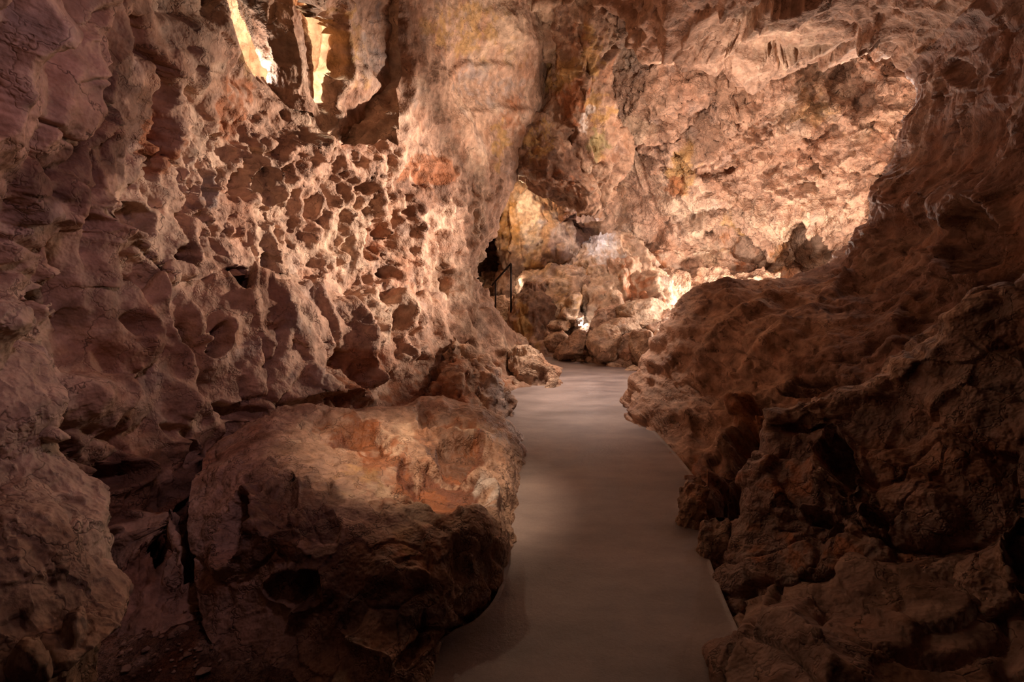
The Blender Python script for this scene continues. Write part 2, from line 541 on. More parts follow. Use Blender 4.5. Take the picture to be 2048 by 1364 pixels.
# ================================================================== LEFT WALL
lc = [-600, -250, 0, 150, 300, 450, 600, 720, 840, 930]
ly = [1.0, 1.4, 2.0, 2.6, 3.3, 4.1, 4.9, 5.7, 6.7, 7.7]
def lrow(py, f, tail, d=None, dy=None):
    r = []
    for i, (x, y) in enumerate(zip(lc, ly)):
        k = f[i] if isinstance(f, (list, tuple)) else f
        r.append(W(x, py+(dy[i] if dy else 0), y*k))
    r += [W(*t) for t in tail]
    return r
T = lambda py, y0, y1, y2: [(1010, py, y0), (1110, py, y1), (1280, py, y2)]
wl = [
 lrow(-900, .45, T(-900, 3.4, 3.5, 3.6)),
 lrow(-450, .72, T(-450, 5.2, 5.4, 5.6)),
 lrow(-200, .85, T(-200, 6.8, 7.8, 8.8)),
 lrow(-40, .92, T(-40, 7.8, 8.9, 10)),
 lrow(80, .96, T(80, 8.3, 9.6, 10.8)),
 lrow(180, .985, T(180, 8.7, 10.1, 11.2)),
 lrow(270, 1.0, T(270, 8.9, 10.4, 11.6)),
 lrow(340, 1.0, [(1008, 340, 9.0), (1030, 340, 10.4), (1040, 340, 12)]),
 lrow(400, 1.0, [(1002, 400, 8.9), (1000, 400, 10.2), (970, 400, 12)]),
 lrow(460, 1.0, [(980, 460, 8.8), (975, 460, 10), (900, 460, 12)]),
 lrow(500, 1.0, [(952, 500, 8.7), (940, 500, 9.8), (870, 500, 12)]),
 lrow(545, 1.0, [(945, 545, 8.6), (925, 545, 9.6), (850, 545, 12)]),
 lrow(580, [1, 1, 1, 1, .99, .98, .98, .98, .98, .98], [(955, 582, 8.5), (945, 580, 9.6), (860, 580, 12)]),
 lrow(606, [.98, .98, .98, .97, .94, .90, .885, .90, .92, .94], [(970, 612, 8.4), (960, 610, 9.6), (880, 610, 12)]),
 lrow(660, [.97, .97, .97, .95, .92, .875, .86, .87, .89, .90], [(1005, 660, 8.2), (995, 655, 9.4), (910, 650, 12)]),
 lrow(730, [.96, .96, .95, .93, .90, .86, .85, .86, .86, .88], [(1050, 728, 7.7), (1050, 700, 9.2), (950, 680, 12)]),
 lrow(800, [.95, .94, .93, .91, .88, .85, .84, .84, .83, .84], [(1062, 792, 6.8), (1075, 740, 8.8), (1000, 700, 12)]),
 lrow(900, [.93, .92, .90, .88, .86, .83, .80, .78, .72, .66], [(1040, 900, 4.6), (1040, 860, 6), (1040, 800, 8)]),
 lrow(1010, [.90, .90, .88, .85, .82, .76, .66, .60, .55, .48], [(1030, 1010, 3.6), (1030, 1010, 3.8), (1030, 1000, 4)]),
 lrow(1120, [.88, .87, .85, .82, .75, .62, .54, .48, .43, .40], [(1030, 1120, 2.9), (1030, 1120, 3), (1030, 1120, 3.1)]),
 lrow(1260, [.85, .84, .82, .78, .62, .53, .46, .42, .38, .34], [(1030, 1260, 2.4), (1030, 1260, 2.5), (1030, 1260, 2.6)]),
 lrow(1500, [.85, .84, .80, .66, .52, .44, .38, .34, .3, .27], [(1030, 1500, 1.8), (1030, 1500, 1.9), (1030, 1500, 2)]),
]
M = Mass(net_surface(wl, STEP))
pitz = ('+', (620, 410, 430, 190, 15, 1), (850, 520, 180, 90, 20, 1), (450, 330, 120, 110, 0, 1), (900, 440, 110, 120, 0, 1))
flowz = ('+', (250, 720, 420, 260, 0, 1), (700, 700, 330, 130, 0, 1), (900, 700, 140, 120, 0, 1))
topz = ('+', (900, 130, 260, 210, 0, 1))
M.layers([
 ('fbm2', .55, .12, (1, 1, 1), 1),
 ('ridge', .9, .07, (1.3, 1.3, .7), 2, ('-',)+topz[1:]),
 ('scallop', 3.3, .11, (1, 1, .62), 3, pitz), ('scallop', 6.0, .075, (1, 1, .62), 13, ('+', (640, 430, 420, 190, 10, 1))),
 ('facet', 1.7, .11, (1.2, 1.2, .7), 4, ('-',)+pitz[1:]+topz[1:]),
 ('scallop', 2.2, .07, (1, 1, .55), 14, ('+', (150, 700, 420, 300, 0, 1))),
])
LW = [
 # top left: dark blocky lumps
 ('step', [(0, 62), (60, 68), (110, 45), (160, 20), (200, -20)], 5, -.10, 60),
 ('bulge', 60, 20, 120, 60, 0, .12), ('bulge', 120, 110, 70, 50, -20, .09), ('bulge', 60, 220, 90, 100, 0, .09),
 ('ridge', [(85, 140), (150, 100), (180, 60)], 10, .05), ('crack', [(80, 140), (120, 118), (165, 98)], 4, .05),
 ('ridge', [(110, 170), (130, 230), (128, 262)], 9, .07), ('bulge', 400, 40, 70, 60, 0, .10), ('bulge', 340, 110, 60, 60, 0, .08),
 ('ridge', [(255, -10), (283, 20), (282, 80), (318, 130), (330, 170), (312, 225), (332, 260), (330, 340)], 9, .10),
 ('crack', [(272, 30), (276, 90), (305, 130), (318, 170), (308, 215), (318, 260), (312, 330)], 7, .12),
 ('crack', [(366, 330), (362, 400), (350, 470), (356, 520)], 6, .14), ('ridge', [(376, 430), (366, 480), (352, 520)], 8, .08),
 ('ridge', [(335, 320), (345, 260), (390, 235), (420, 215), (400, 150)], 8, .06),
 # ledge under the lit opening
 ('step', [(400, 132), (450, 160), (520, 190), (590, 205), (655, 215)], 9, -.10, 60),
 ('roll', [(655, 215), (640, 250), (610, 280), (560, 295), (490, 300), (430, 335)], 12, .09),
 ('dome', 605, 300, 32, 36, 20, .16), ('bulge', 740, 390, 22, 40, 0, .1),
 # alveoli along the middle
 ('pit', 432, 355, 16, 26, 0, .16), ('pit', 475, 370, 20, 40, 10, .20), ('pit', 520, 375, 24, 36, -12, .18), ('pit', 560, 345, 17, 28, 0, .14),
 ('pit', 487, 320, 22, 25, 0, .12), ('pit', 535, 312, 20, 18, 0, .10), ('pit', 585, 330, 20, 24, 0, .10), ('pit', 620, 425, 24, 44, 0, .12),
 ('pit', 660, 400, 15, 26, 0, .12), ('pit', 705, 375, 20, 18, 0, .14), ('pit', 680, 440, 14, 22, 0, .1), ('pit', 575, 405, 18, 26, 0, .10),
 ('pit', 505, 430, 22, 22, 0, .08), ('pit', 745, 480, 28, 50, 15, .22), ('pit', 790, 460, 12, 44, 10, .20), ('pit', 690, 500, 15, 25, 0, .12),
 ('pit', 850, 350, 40, 26, 0, .12), ('pit', 800, 375, 34, 30, 0, .10), ('pit', 955, 455, 12, 22, 10, .14), ('pit', 940, 430, 10, 20, 0, .10),
 ('pit', 870, 480, 18, 20, 0, .10), ('pit', 820, 430, 16, 20, 0, .1), ('pit', 900, 400, 16, 16, 0, .08), ('pit', 250, 440, 30, 38, 20, .18),
 ('pit', 190, 420, 26, 24, 0, .10), ('pit', 145, 442, 26, 14, 0, .12), ('pit', 300, 330, 18, 30, 0, .10), ('pit', 395, 395, 15, 60, 8, .14),
 ('pit', 325, 505, 32, 26, 0, .20), ('pit', 440, 545, 22, 18, 0, .26), ('pit', 510, 520, 14, 16, 0, .18), ('pit', 475, 590, 30, 18, 30, .22), ('pit', 305, 545, 24, 34, 0, .18),
 ('pit', 770, 545, 12, 16, 0, .18), ('pit', 735, 560, 16, 18, 0, .14), ('pit', 890, 560, 8, 26, -8, .18), ('pit', 905, 620, 12, 14, 0, .1),
 ('ridge', [(410, 330), (420, 400), (440, 470), (455, 520), (500, 560), (560, 590)], 10, .10),
 ('ridge', [(440, 400), (460, 450), (480, 520), (530, 560)], 9, .09), ('ridge', [(650, 500), (655, 540), (650, 590)], 14, .14),
 ('ridge', [(340, 440), (360, 500), (400, 540), (460, 580)], 10, .10), ('dome', 518, 560, 20, 28, 0, .13),
 ('ridge', [(780, 180), (800, 240), (808, 300), (815, 360), (770, 420)], 12, .08),
 ('ridge', [(700, 260), (720, 300), (760, 330), (765, 390), (740, 440)], 10, .10),
 ('ridge', [(880, 300), (900, 360), (940, 400), (990, 400)], 10, .10),
 ('ridge', [(835, 470), (870, 510), (920, 560), (940, 590)], 9, .10), ('ridge', [(700, 590), (760, 600), (820, 640), (850, 650)], 9, .08),
 # ledge and the fluted block under it
 ('ridge', [(480, 605), (520, 597), (600, 585), (660, 583), (690, 600)], 9, .12),
 ('ridge', [(688, 592), (702, 640), (705, 690), (706, 740), (730, 790)], 10, .22),
 ('step', [(688, 592), (704, 660), (706, 730), (735, 800)], 6, .16, 70),
 ('pit', 660, 720, 24, 55, 15, .07), ('ridge', [(455, 620), (465, 660), (440, 720), (400, 740)], 10, .12), ('ridge', [(648, 625), (640, 700), (600, 760)], 14, .07),
 ('roll', [(560, 610), (550, 680), (560, 760)], 14, .05), ('crack', [(545, 640), (535, 710), (510, 740)], 4, .08), ('pit', 435, 680, 14, 40, 20, .25),
 ('ridge', [(740, 600), (738, 650), (745, 700), (775, 740)], 9, .12), ('ridge', [(800, 600), (800, 660), (790, 690), (820, 720), (840, 715)], 9, .12),
 ('ridge', [(850, 660), (870, 690), (930, 700), (980, 720)], 8, .06), ('ridge', [(755, 560), (790, 590), (835, 650)], 9, .12), ('pit', 765, 600, 20, 28, 20, .14),
 ('ridge', [(955, 610), (975, 650), (1000, 690), (1020, 740)], 8, .12), ('ridge', [(930, 640), (950, 700), (985, 760), (1010, 800)], 8, .10),
 ('pit', 935, 690, 10, 22, 10, .10), ('pit', 735, 650, 20, 30, 10, .12), ('pit', 780, 650, 20, 24, 0, .10), ('pit', 815, 680, 24, 22, 0, .14), ('dome', 815, 700, 30, 28, 20, .12),
 ('drop', [(540, 812), (610, 800), (660, 795), (740, 820)], 5, -.25, 30),
 # left buttresses
 ('ridge', [(150, 420), (190, 455), (240, 480), (275, 540), (300, 600), (320, 640), (345, 690), (372, 770), (410, 830), (450, 870)], 16, .22),
 ('drop', [(300, 580), (325, 640), (350, 690), (378, 770), (425, 840)], 9, .22, 60),
 ('ridge', [(240, 620), (270, 680), (290, 710), (312, 760), (350, 800), (385, 850)], 15, .14), ('bulge', 305, 590, 24, 36, 0, .12),
 ('dome', 195, 800, 100, 62, 10, .16), ('bulge', 150, 560, 90, 60, 0, .08), ('pit', 95, 590, 26, 50, 20, .26), ('crack', [(45, 520), (30, 580), (15, 620)], 5, .08),
 ('crack', [(35, 470), (60, 490), (80, 498)], 4, .06), ('crack', [(380, 640), (388, 690), (375, 740), (385, 790)], 7, .14), ('crack', [(430, 650), (380, 690)], 4, .05),
 ('ridge', [(130, 425), (150, 408), (185, 410), (205, 450), (235, 480)], 10, .10), ('pit', 240, 655, 30, 18, 40, .06),
 ('pit', 470, 820, 45, 14, 5, .2), ('pit', 120, 880, 40, 26, 20, .2), ('pit', 330, 860, 30, 18, 20, .1), ('ridge', [(180, 870), (260, 890), (330, 880), (420, 920)], 16, .10),
 ('pit', 230, 960, 50, 26, -30, .22), ('pit', 380, 900, 26, 16, 0, .2), ('ridge', [(270, 900), (260, 960), (180, 990)], 16, .14), ('dome', 385, 975, 40, 30, 20, .10),
 ('ridge', [(300, 1040), (270, 1070), (250, 1110), (250, 1160), (275, 1190)], 13, .26), ('pit', 308, 1120, 34, 52, 5, .40), ('ridge', [(345, 1090), (352, 1130), (350, 1200)], 10, .24),
 ('pit', 225, 1120, 22, 60, 0, .30), ('pit', 400, 1130, 22, 60, 10, .30), ('ridge', [(440, 940), (420, 1000), (400, 1080), (385, 1130)], 14, .18), ('pit', 480, 1000, 20, 70, 15, .4),
 ('ridge', [(520, 960), (500, 1040), (470, 1110), (440, 1200)], 16, .2), ('pit', 370, 1020, 22, 22, 0, .14),
 # vault at the top centre
 ('step', [(700, -40), (718, 60), (735, 130), (745, 190)], 6, -.14, 70), ('step', [(752, 235), (800, 210), (818, 140), (812, 60), (806, -40)], 6, -.16, 70),
 ('ridge', [(700, -20), (712, 50), (728, 120), (750, 190), (775, 240)], 10, .12), ('ridge', [(775, 240), (805, 200), (820, 130), (808, 60), (810, -20)], 9, .14),
 ('crack', [(752, 190), (752, 250), (756, 300)], 9, .35), ('ridge', [(720, 130), (745, 170), (765, 205)], 8, .06), ('crack', [(762, 10), (758, 60), (765, 105), (820, 102)], 3, .03),
 ('ridge', [(840, 50), (848, 150), (840, 230), (800, 260), (770, 270)], 9, .12), ('step', [(850, 160), (870, 170), (885, 175)], 4, .08, 40),
 ('ridge', [(1020, 0), (1022, 60), (1060, 90), (1065, 170), (1075, 230)], 12, .18),
 ('step', [(892, 170), (930, 132), (990, 128), (1050, 140)], 5, -.08, 60), ('bulge', 975, 175, 95, 45, 0, -.08), ('step', [(1085, 236), (1060, 222), (1000, 216), (900, 222)], 5, .06, 40),
 ('pit', 660, 70, 34, 90, -8, .22), ('ridge', [(600, -20), (625, 20), (655, 60), (668, 115), (655, 170)], 7, .10),
 ('ridge', [(1060, 90), (1090, 30), (1090, -20)], 12, .12), ('ridge', [(660, 180), (700, 160), (715, 165), (712, 210)], 8, .12), ('roll', [(930, 240), (940, 290), (960, 330)], 16, .08),
 ('ridge', [(850, 260), (880, 250), (930, 280)], 9, .08), ('crack', [(820, 265), (830, 290), (850, 280)], 4, .05), ('crack', [(945, 140), (948, 190), (952, 235)], 6, .08),
]
LW = [(f[0], f[1], f[2]*1.5, f[3]*.75)+tuple(f[4:]) if f[0] == 'ridge' else f for f in LW]
M.feats(LW).renormal()
M.layers([
 ('scallop', 12, .030, (1, 1, .6), 5, pitz),
 ('fbm', 3.2, .022, (1, 1, 1), 6),
 ('crack', 1.7, .045, (1, 1, .8), 7, ('-',)+topz[1:]),
 ('facet', 5.5, .030, (1, 1, 1), 8, ('-', (900, 130, 260, 210, 0, 1), (120, 700, 400, 330, 0, 1), (80, 150, 230, 260, 0, .8))),
 ('fbm', 11, .010, (1, 1, 1), 9),
])
LST = [
 ('brown', [(120, 330, 130, 60, -20, 1.3), (215, 150, 60, 130, 0, 1.1), (260, 230, 60, 70, 0, 1.0), (340, 540, 60, 40, 30, .8), (460, 580, 50, 26, 30, .9), (840, 380, 80, 46, 0, 1.1),
            (330, 490, 30, 30, 0, .9), (380, 640, 30, 60, 0, .5), (440, 780, 80, 60, 0, .6), (350, 1000, 180, 100, 0, 1.1), (120, 900, 60, 50, 0, 1.0), (500, 1050, 120, 120, 0, 1.3), (200, 950, 120, 60, 0, 1.0)]),
 ('rust', [(450, 210, 50, 90, 0, .8), (310, 290, 24, 90, 0, .9), (480, 180, 60, 40, 0, .7), (880, 800, 140, 50, 0, .8), (850, 340, 56, 34, 0, 1.3), (750, 480, 36, 50, 0, .6), (690, 740, 60, 60, 0, .8),
           (560, 820, 90, 30, 0, .6), (1020, 240, 20, 60, 0, .6), (990, 760, 40, 50, 0, .7), (860, 740, 80, 40, 0, .6), (350, 1100, 150, 100, 0, .6), (670, 800, 60, 40, 0, .8)]),
 ('ochre', [(690, 60, 60, 90, 0, .8), (520, 90, 60, 80, 0, .6), (930, 60, 90, 60, 0, .7), (1000, 290, 14, 60, 5, .9), (720, 130, 60, 50, 0, .5), (620, 30, 40, 40, 0, .6), (1010, 130, 50, 60, 0, .4)]),
 ('grey', [(395, 400, 20, 60, 0, .9), (560, 700, 140, 80, 0, .35), (980, 170, 80, 45, 0, .6), (760, 100, 60, 110, 0, .6)]),
 ('cream', [(600, 430, 130, 100, 0, .4), (250, 800, 160, 60, 0, .3), (250, 1100, 30, 90, 10, .9), (348, 1150, 14, 60, 0, .9), (480, 1180, 40, 60, 20, .6)]),
]
# the lit opening, top left
hole = [(455, -60), (478, 10), (492, 70), (508, 120), (536, 162), (575, 184), (612, 186), (636, 182), (652, 208), (666, 172), (678, 128), (666, 80), (644, 44), (614, 8), (596, -60)]
def inpoly(px, py, poly):
    c = np.zeros(px.shape, bool)
    for (x0, y0), (x1, y1) in zip(poly, poly[1:]+poly[:1]):
        k = ((y0 > py) != (y1 > py)) & (px < (x1-x0)*(py-y0)/((y1-y0) if y1 != y0 else 1e-9)+x0)
        c ^= k
    return c
pxh, pyh = proj(M.P)
keep = ~inpoly(pxh, pyh, hole)
# thick lip: the rock rolls inwards around the opening
d, s, t = seg_dist(pxh, pyh, hole+hole[:1])
M.P += -M.N*(0.20*np.exp(-(d/10.0)**2))[:, None]
wl_o = M.build('wall_left', ROCK, keep=keep, stains=LST, base='pink', rust=.45, brown=.35, seed=1)
tag(wl_o, 'pitted limestone wall along the left of the path', kind='structure')

# chamber behind the opening
nz = [[W(x, y, Y+dy) for x, Y in ((380, 4.6), (460, 5.2), (560, 6.0), (640, 6.1), (720, 5.9), (800, 5.8))] for y, dy in ((-200, -.4), (-60, 0), (60, .3), (160, .3), (230, 0), (300, -.5))]
M = Mass(net_surface(nz, 4)).layers([('ridge', 1.3, .12, (1, 1, .6), 21), ('fbm', 4, .03, (1, 1, 1), 22)])
o = M.build('wall_niche', ROCK, base='cream', rust=.3, brown=.2, seed=2); tag(o, kind='structure')
for nm, rings, lab, base, sd in (
    ('rock_pillar', [(505, -90, 5.0, 62), (526, -20, 5.0, 58), (544, 50, 5.0, 50), (562, 110, 5.0, 42), (576, 160, 4.95, 34), (588, 230, 4.9, 34)], 'leaning grey-brown rock pillar inside the lit opening at upper left', 'pink', 3),
    ('rock_slab', [(580, -60, 5.3, 16), (592, 20, 5.3, 16), (605, 90, 5.3, 15), (612, 150, 5.3, 14), (616, 240, 5.3, 15)], 'narrow shadowed rock slab right of the leaning pillar in the lit opening', 'tan', 4)):
    M = Mass(lathe(rings, 3, .7), wrap=True).layers([('facet', 3, .05, (1, 1, .5), sd), ('fbm', 7, .02, (1, 1, 1), sd+1)])
    o = M.build(nm, ROCK, base=base, rust=.2, brown=.2, seed=sd); tag(o, lab, 'rock')

# ================================================================== RIGHT WALL + CEILING
rw = [
 [(1420, 850, 8), (1340, 845, 7), (1262, 850, 5.9), (1395, 1010, 3.8), (1385, 1110, 3.05), (1440, 1260, 2.4), (1800, 1800, 1.2), (2600, 2600, .9)],
 [(1420, 800, 8.5), (1340, 800, 7.2), (1252, 815, 5.8), (1374, 968, 3.75), (1356, 1060, 3.0), (1402, 1200, 2.35), (1600, 1600, 1.2), (2600, 2400, .9)],
 [(1440, 740, 8.6), (1360, 745, 7.2), (1287, 745, 5.9), (1392, 850, 4.7), (1460, 940, 3.6), (1560, 1060, 2.7), (1900, 1400, 1.3), (2900, 2000, .8)],
 [(1470, 660, 9), (1400, 660, 7.4), (1345, 645, 6.1), (1440, 722, 5.1), (1560, 795, 4.1), (1700, 880, 3.2), (2200, 1150, 1.6), (3200, 1600, .9)],
 [(1500, 620, 9), (1440, 610, 7.5), (1396, 592, 6.3), (1500, 652, 5.3), (1640, 712, 4.2), (1800, 775, 3.3), (2350, 1000, 1.8), (3400, 1300, 1)],
 [(1640, 590, 9), (1590, 590, 7.6), (1540, 577, 6.25), (1640, 622, 5.2), (1760, 664, 4.1), (1930, 705, 3.2), (2450, 850, 1.9), (3500, 1000, 1)],
 [(1760, 560, 9), (1710, 560, 7.6), (1662, 540, 6.2), (1742, 572, 5.2), (1850, 602, 4.1), (2000, 625, 3.2), (2500, 700, 2), (3500, 800, 1)],
 [(1840, 470, 9), (1790, 460, 7.6), (1738, 455, 6.2), (1800, 472, 5.2), (1900, 490, 4.2), (2060, 503, 3.2), (2500, 540, 2.05), (3500, 560, 1)],
 [(1840, 400, 9), (1790, 395, 7.6), (1738, 390, 6.15), (1810, 398, 5.2), (1920, 400, 4.2), (2080, 400, 3.2), (2500, 400, 2.05), (3500, 400, 1)],
 [(1900, 330, 9), (1860, 330, 7.8), (1800, 330, 6.4), (1880, 322, 5.3), (1985, 305, 4.25), (2120, 282, 3.2), (2500, 250, 2.05), (3500, 200, 1)],
 [(1900, 250, 9), (1860, 245, 7.9), (1797, 250, 6.5), (1880, 225, 5.4), (1990, 190, 4.3), (2140, 130, 3.25), (2500, 30, 2.1), (3500, -200, 1)],
 [(1920, 160, 9), (1890, 170, 8), (1830, 185, 6.65), (1900, 130, 5.4), (2000, 50, 4.3), (2150, -70, 3.2), (2500, -350, 2.1), (3400, -900, 1)],
 [(1800, 60, 9), (1790, 80, 8.2), (1772, 112, 6.8), (1820, 50, 5.6), (1890, -40, 4.5), (2000, -200, 3.3), (2250, -600, 2.1), (2800, -1500, 1.2)],
 [(1640, 40, 9), (1640, 70, 8.3), (1645, 110, 7.0), (1670, 30, 5.8), (1710, -70, 4.7), (1780, -260, 3.4), (1950, -700, 2.2), (2200, -1700, 1.2)],
 [(1490, 60, 9.2), (1495, 90, 8.6), (1502, 156, 7.25), (1520, 60, 6.0), (1540, -50, 4.9), (1580, -260, 3.5), (1650, -750, 2.2), (1750, -1700, 1.2)],
 [(1380, 40, 9.4), (1385, 80, 8.9), (1395, 135, 7.5), (1400, 40, 6.3), (1410, -60, 5.2), (1420, -280, 3.7), (1450, -750, 2.3), (1450, -1700, 1.2)],
 [(1290, 60, 9.6), (1285, 90, 9.2), (1290, 100, 8.2), (1290, 20, 7.0), (1280, -80, 5.8), (1240, -300, 4.0), (1200, -800, 2.3), (1150, -1700, 1.2)],
 [(1230, -10, 9.8), (1225, 10, 9.4), (1222, 22, 8.6), (1215, -40, 7.4), (1200, -120, 6), (1100, -320, 4.2), (1040, -850, 2.4), (950, -1700, 1.2)],
 [(1130, -120, 9.8), (1125, -110, 9.4), (1120, -100, 8.6), (1090, -150, 7.4), (1060, -220, 6.2), (980, -360, 4.3), (900, -900, 2.4), (800, -1700, 1.2)],
]
M = Mass(net_surface([[W(*p) for p in r] for r in rw], STEP))
ceilz = ('+', (1500, 40, 340, 130, 0, 1), (1250, 40, 200, 120, 0, 1))
rightz = ('+', (1500, 780, 300, 260, 0, 1), (1750, 620, 200, 200, 0, 1))
M.layers([
 ('fbm2', .6, .10, (1, 1, 1), 31),
 ('facet', 1.5, .22, (1, 1, 1), 32, ceilz),
 ('ridge', 1.1, .10, (.6, .9, 1.5), 33, rightz),
 ('scallop', 1.8, .10, (1, 1, .8), 34, ('-',)+ceilz[1:]+rightz[1:]),
])
RW = [
 ('ridge', [(1345, 690), (1400, 700), (1430, 690), (1480, 650), (1560, 600)], 12, .07),
 ('ridge', [(1375, 940), (1380, 850), (1400, 780), (1390, 740), (1440, 700), (1520, 640), (1560, 610)], 12, .09),
 ('ridge', [(1440, 800), (1490, 740), (1560, 700), (1640, 640), (1700, 560), (1740, 520)], 13, .10),
 ('ridge', [(1500, 760), (1560, 700), (1590, 670)], 9, .06), ('ridge', [(1300, 800), (1330, 740), (1370, 690)], 12, .08),
 ('step', [(1380, 790), (1440, 740), (1530, 700), (1560, 670)], 6, .06, 50),
 ('ridge', [(1480, 930), (1450, 870), (1440, 800), (1500, 770)], 12, .10),
 ('dome', 1488, 812, 26, 32, 0, .14), ('pit', 1530, 830, 26, 20, 0, .25), ('pit', 1500, 900, 26, 60, 10, .28), ('dome', 1490, 880, 24, 20, 0, .08), ('pit', 1490, 1010, 26, 60, 15, .35),
 ('ridge', [(1390, 960), (1375, 1010), (1370, 1070), (1390, 1150)], 14, .12), ('dome', 1425, 1020, 24, 60, 20, .14), ('ridge', [(1440, 950), (1420, 1010), (1400, 1060)], 12, .1), ('pit', 1440, 1090, 14, 50, 10, .2),
 ('crack', [(1780, 420), (1800, 460), (1800, 515)], 8, .06), ('pit', 1850, 470, 48, 40, 20, .10), ('step', [(1800, 510), (1800, 460), (1835, 440), (1880, 460), (1890, 490)], 5, -.07, 50),
 ('pit', 1960, 480, 70, 80, 0, .3), ('ridge', [(1740, 460), (1760, 500), (1745, 540)], 8, .10), ('ridge', [(1690, 530), (1730, 490), (1750, 460)], 8, .08),
 ('crack', [(1600, 745), (1680, 730), (1730, 715), (1770, 690), (1830, 690)], 5, .06), ('pit', 1640, 770, 60, 12, 5, .14), ('pit', 1600, 790, 50, 14, 5, .16),
 ('ridge', [(1735, 0), (1755, 60), (1770, 110)], 7, .08), ('ridge', [(1690, 0), (1720, 40), (1745, 90), (1790, 100), (1815, 140), (1830, 180)], 7, .09),
 ('ridge', [(1760, 110), (1790, 170), (1800, 250)], 6, .06), ('ridge', [(1850, 30), (1850, 80), (1880, 90)], 8, .1), ('pit', 1930, 140, 36, 36, 0, .12),
 ('ridge', [(1380, 130), (1420, 120), (1480, 150), (1500, 158), (1560, 148), (1640, 115), (1700, 100)], 9, .09),
 ('drop', [(1465, 110), (1490, 60), (1530, 20), (1540, -20)], 6, .14, 60), ('ridge', [(1470, 112), (1520, 60), (1560, 45), (1640, 50)], 8, .08), ('crack', [(1475, 110), (1540, 60), (1600, 40)], 4, .06),
 ('step', [(1560, 30), (1620, 40), (1680, 60), (1710, 50)], 6, .035, 30), ('step', [(1560, 60), (1640, 70), (1700, 85)], 6, .03, 30), ('step', [(1540, 10), (1620, 15), (1690, 35)], 6, .035, 30),
 ('pit', 1425, 80, 40, 42, 0, .22), ('ridge', [(1342, 0), (1343, 60), (1345, 115)], 8, .12), ('ridge', [(1190, 30), (1230, 90), (1255, 100), (1290, 50), (1300, 0)], 9, .12), ('pit', 1265, 60, 30, 40, 0, .12),
 ('ridge', [(1440, 20), (1450, 80), (1470, 110)], 7, .08), ('pit', 1240, 20, 50, 40, 0, .12),
]
M.feats(RW).renormal()
M.layers([
 ('facet', 4.5, .03, (1, 1, 1), 35), ('fbm', 3.0, .025, (1, 1, 1), 36), ('crack', 1.5, .035, (.7, 1, 1.4), 37), ('ridge', 4.0, .014, (.6, .8, 1.4), 38, rightz), ('fbm', 10, .006, (1, 1, 1), 39),
])
RST = [
 ('brown', [(1640, 780, 130, 50, 0, .7), (1500, 950, 60, 160, 10, .9), (1430, 1050, 60, 120, 0, .7), (1700, 640, 60, 50, 0, .5), (1950, 480, 120, 120, 0, .6)]),
 ('rust', [(1400, 1000, 50, 100, 0, .7), (1560, 740, 80, 30, 0, .4), (1500, 850, 50, 60, 0, .6), (1800, 160, 40, 60, 0, .4)]),
 ('cream', [(1560, 80, 160, 60, 0, .6)]),
]
RST.insert(0, ('pink', [(1430, 770, 190, 190, 0, 1.3), (1560, 650, 160, 90, 0, 1.0), (1400, 60, 420, 130, 0, 1.4)]))  # first two blobs paint the wall's lit edge into its colour
# one continuous surface, split where the wall turns into the ceiling
px0, py0 = proj(M.P0)
nv, nu = M.shape
row = np.repeat(np.arange(nv), nu)
tv = knots(np.array([[W(*p) for p in r] for r in rw]), 0, STEP)
cut = int(np.searchsorted(tv, 11.5))
M2 = M
ow = M.build('wall_right', ROCK, keep=row <= cut, stains=RST, base='umber', rust=.35, brown=.5, seed=5, pale=.35); tag(ow, kind='structure')  # umber base: brown dirt plus darkness painted in
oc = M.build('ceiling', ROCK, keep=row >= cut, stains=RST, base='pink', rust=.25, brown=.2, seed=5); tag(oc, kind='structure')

# ================================================================== FAR CHAMBER WALL
bc = [820, 900, 980, 1060, 1150, 1250, 1370, 1500, 1620, 1740, 1900, 2100]
brow = [
 (-400, [5.5, 5.6, 5.8, 6, 6.1, 6.1, 6, 6, 6, 6, 6, 6]),
 (-150, [8.2, 8.5, 8.8, 9.0, 9.2, 9.1, 9, 8.8, 8.6, 8.4, 8.2, 8]),
 (30, [10, 10.2, 10.4, 10.4, 10.4, 10.1, 9.7, 9.4, 9.2, 9, 8.7, 8.4]),
 (150, [11, 11.2, 11.4, 11.4, 11.2, 10.6, 10.2, 10.0, 9.8, 9.4, 9, 8.7]),
 (240, [12, 12.2, 12.2, 12.0, 11.6, 11.2, 10.8, 10.6, 10.2, 9.7, 9.2, 8.8]),
 (330, [13, 13, 13, 12.6, 12.2, 11.9, 11.5, 11.0, 10.5, 9.9, 9.3, 8.8]),
 (410, [13.5, 13.5, 13.5, 13, 12.6, 12.3, 11.9, 11.4, 10.8, 10.1, 9.4, 8.8]),
 (455, [14, 14, 14, 13.2, 12.7, 12.4, 12.2, 11.8, 11.4, 10.5, 9.6, 9]),
 (500, [14.5, 14.5, 14.2, 13.4, 12.8, 12.5, 12.5, 12.4, 12.0, 11, 10, 9.2]),
 (550, [14.5, 14.5, 14.2, 13.4, 12.8, 12.4, 12.3, 12.2, 12.0, 11, 10, 9.2]),
 (610, [14, 14, 14, 13.2, 12.6, 12.2, 12.0, 12.0, 11.6, 10.8, 10, 9.2]),
 (680, [12.4, 12.4, 12.4, 12.4, 12.2, 11.8, 11.6, 11.4, 11.2, 10.5, 9.8, 9.2]),
 (760, [10, 10, 10, 10, 10, 10, 10, 10, 10, 9.8, 9.2, 9]),
]
M = Mass(net_surface([[W(x, py, y) for x, y in zip(bc, ys)] for py, ys in brow], STEP))
M.layers([('fbm2', .5, .3, (1, 1, 1), 41), ('facet', .6, .50, (1, 1, 1), 42), ('facet', 1.5, .12, (.8, .8, 1.2), 43)])
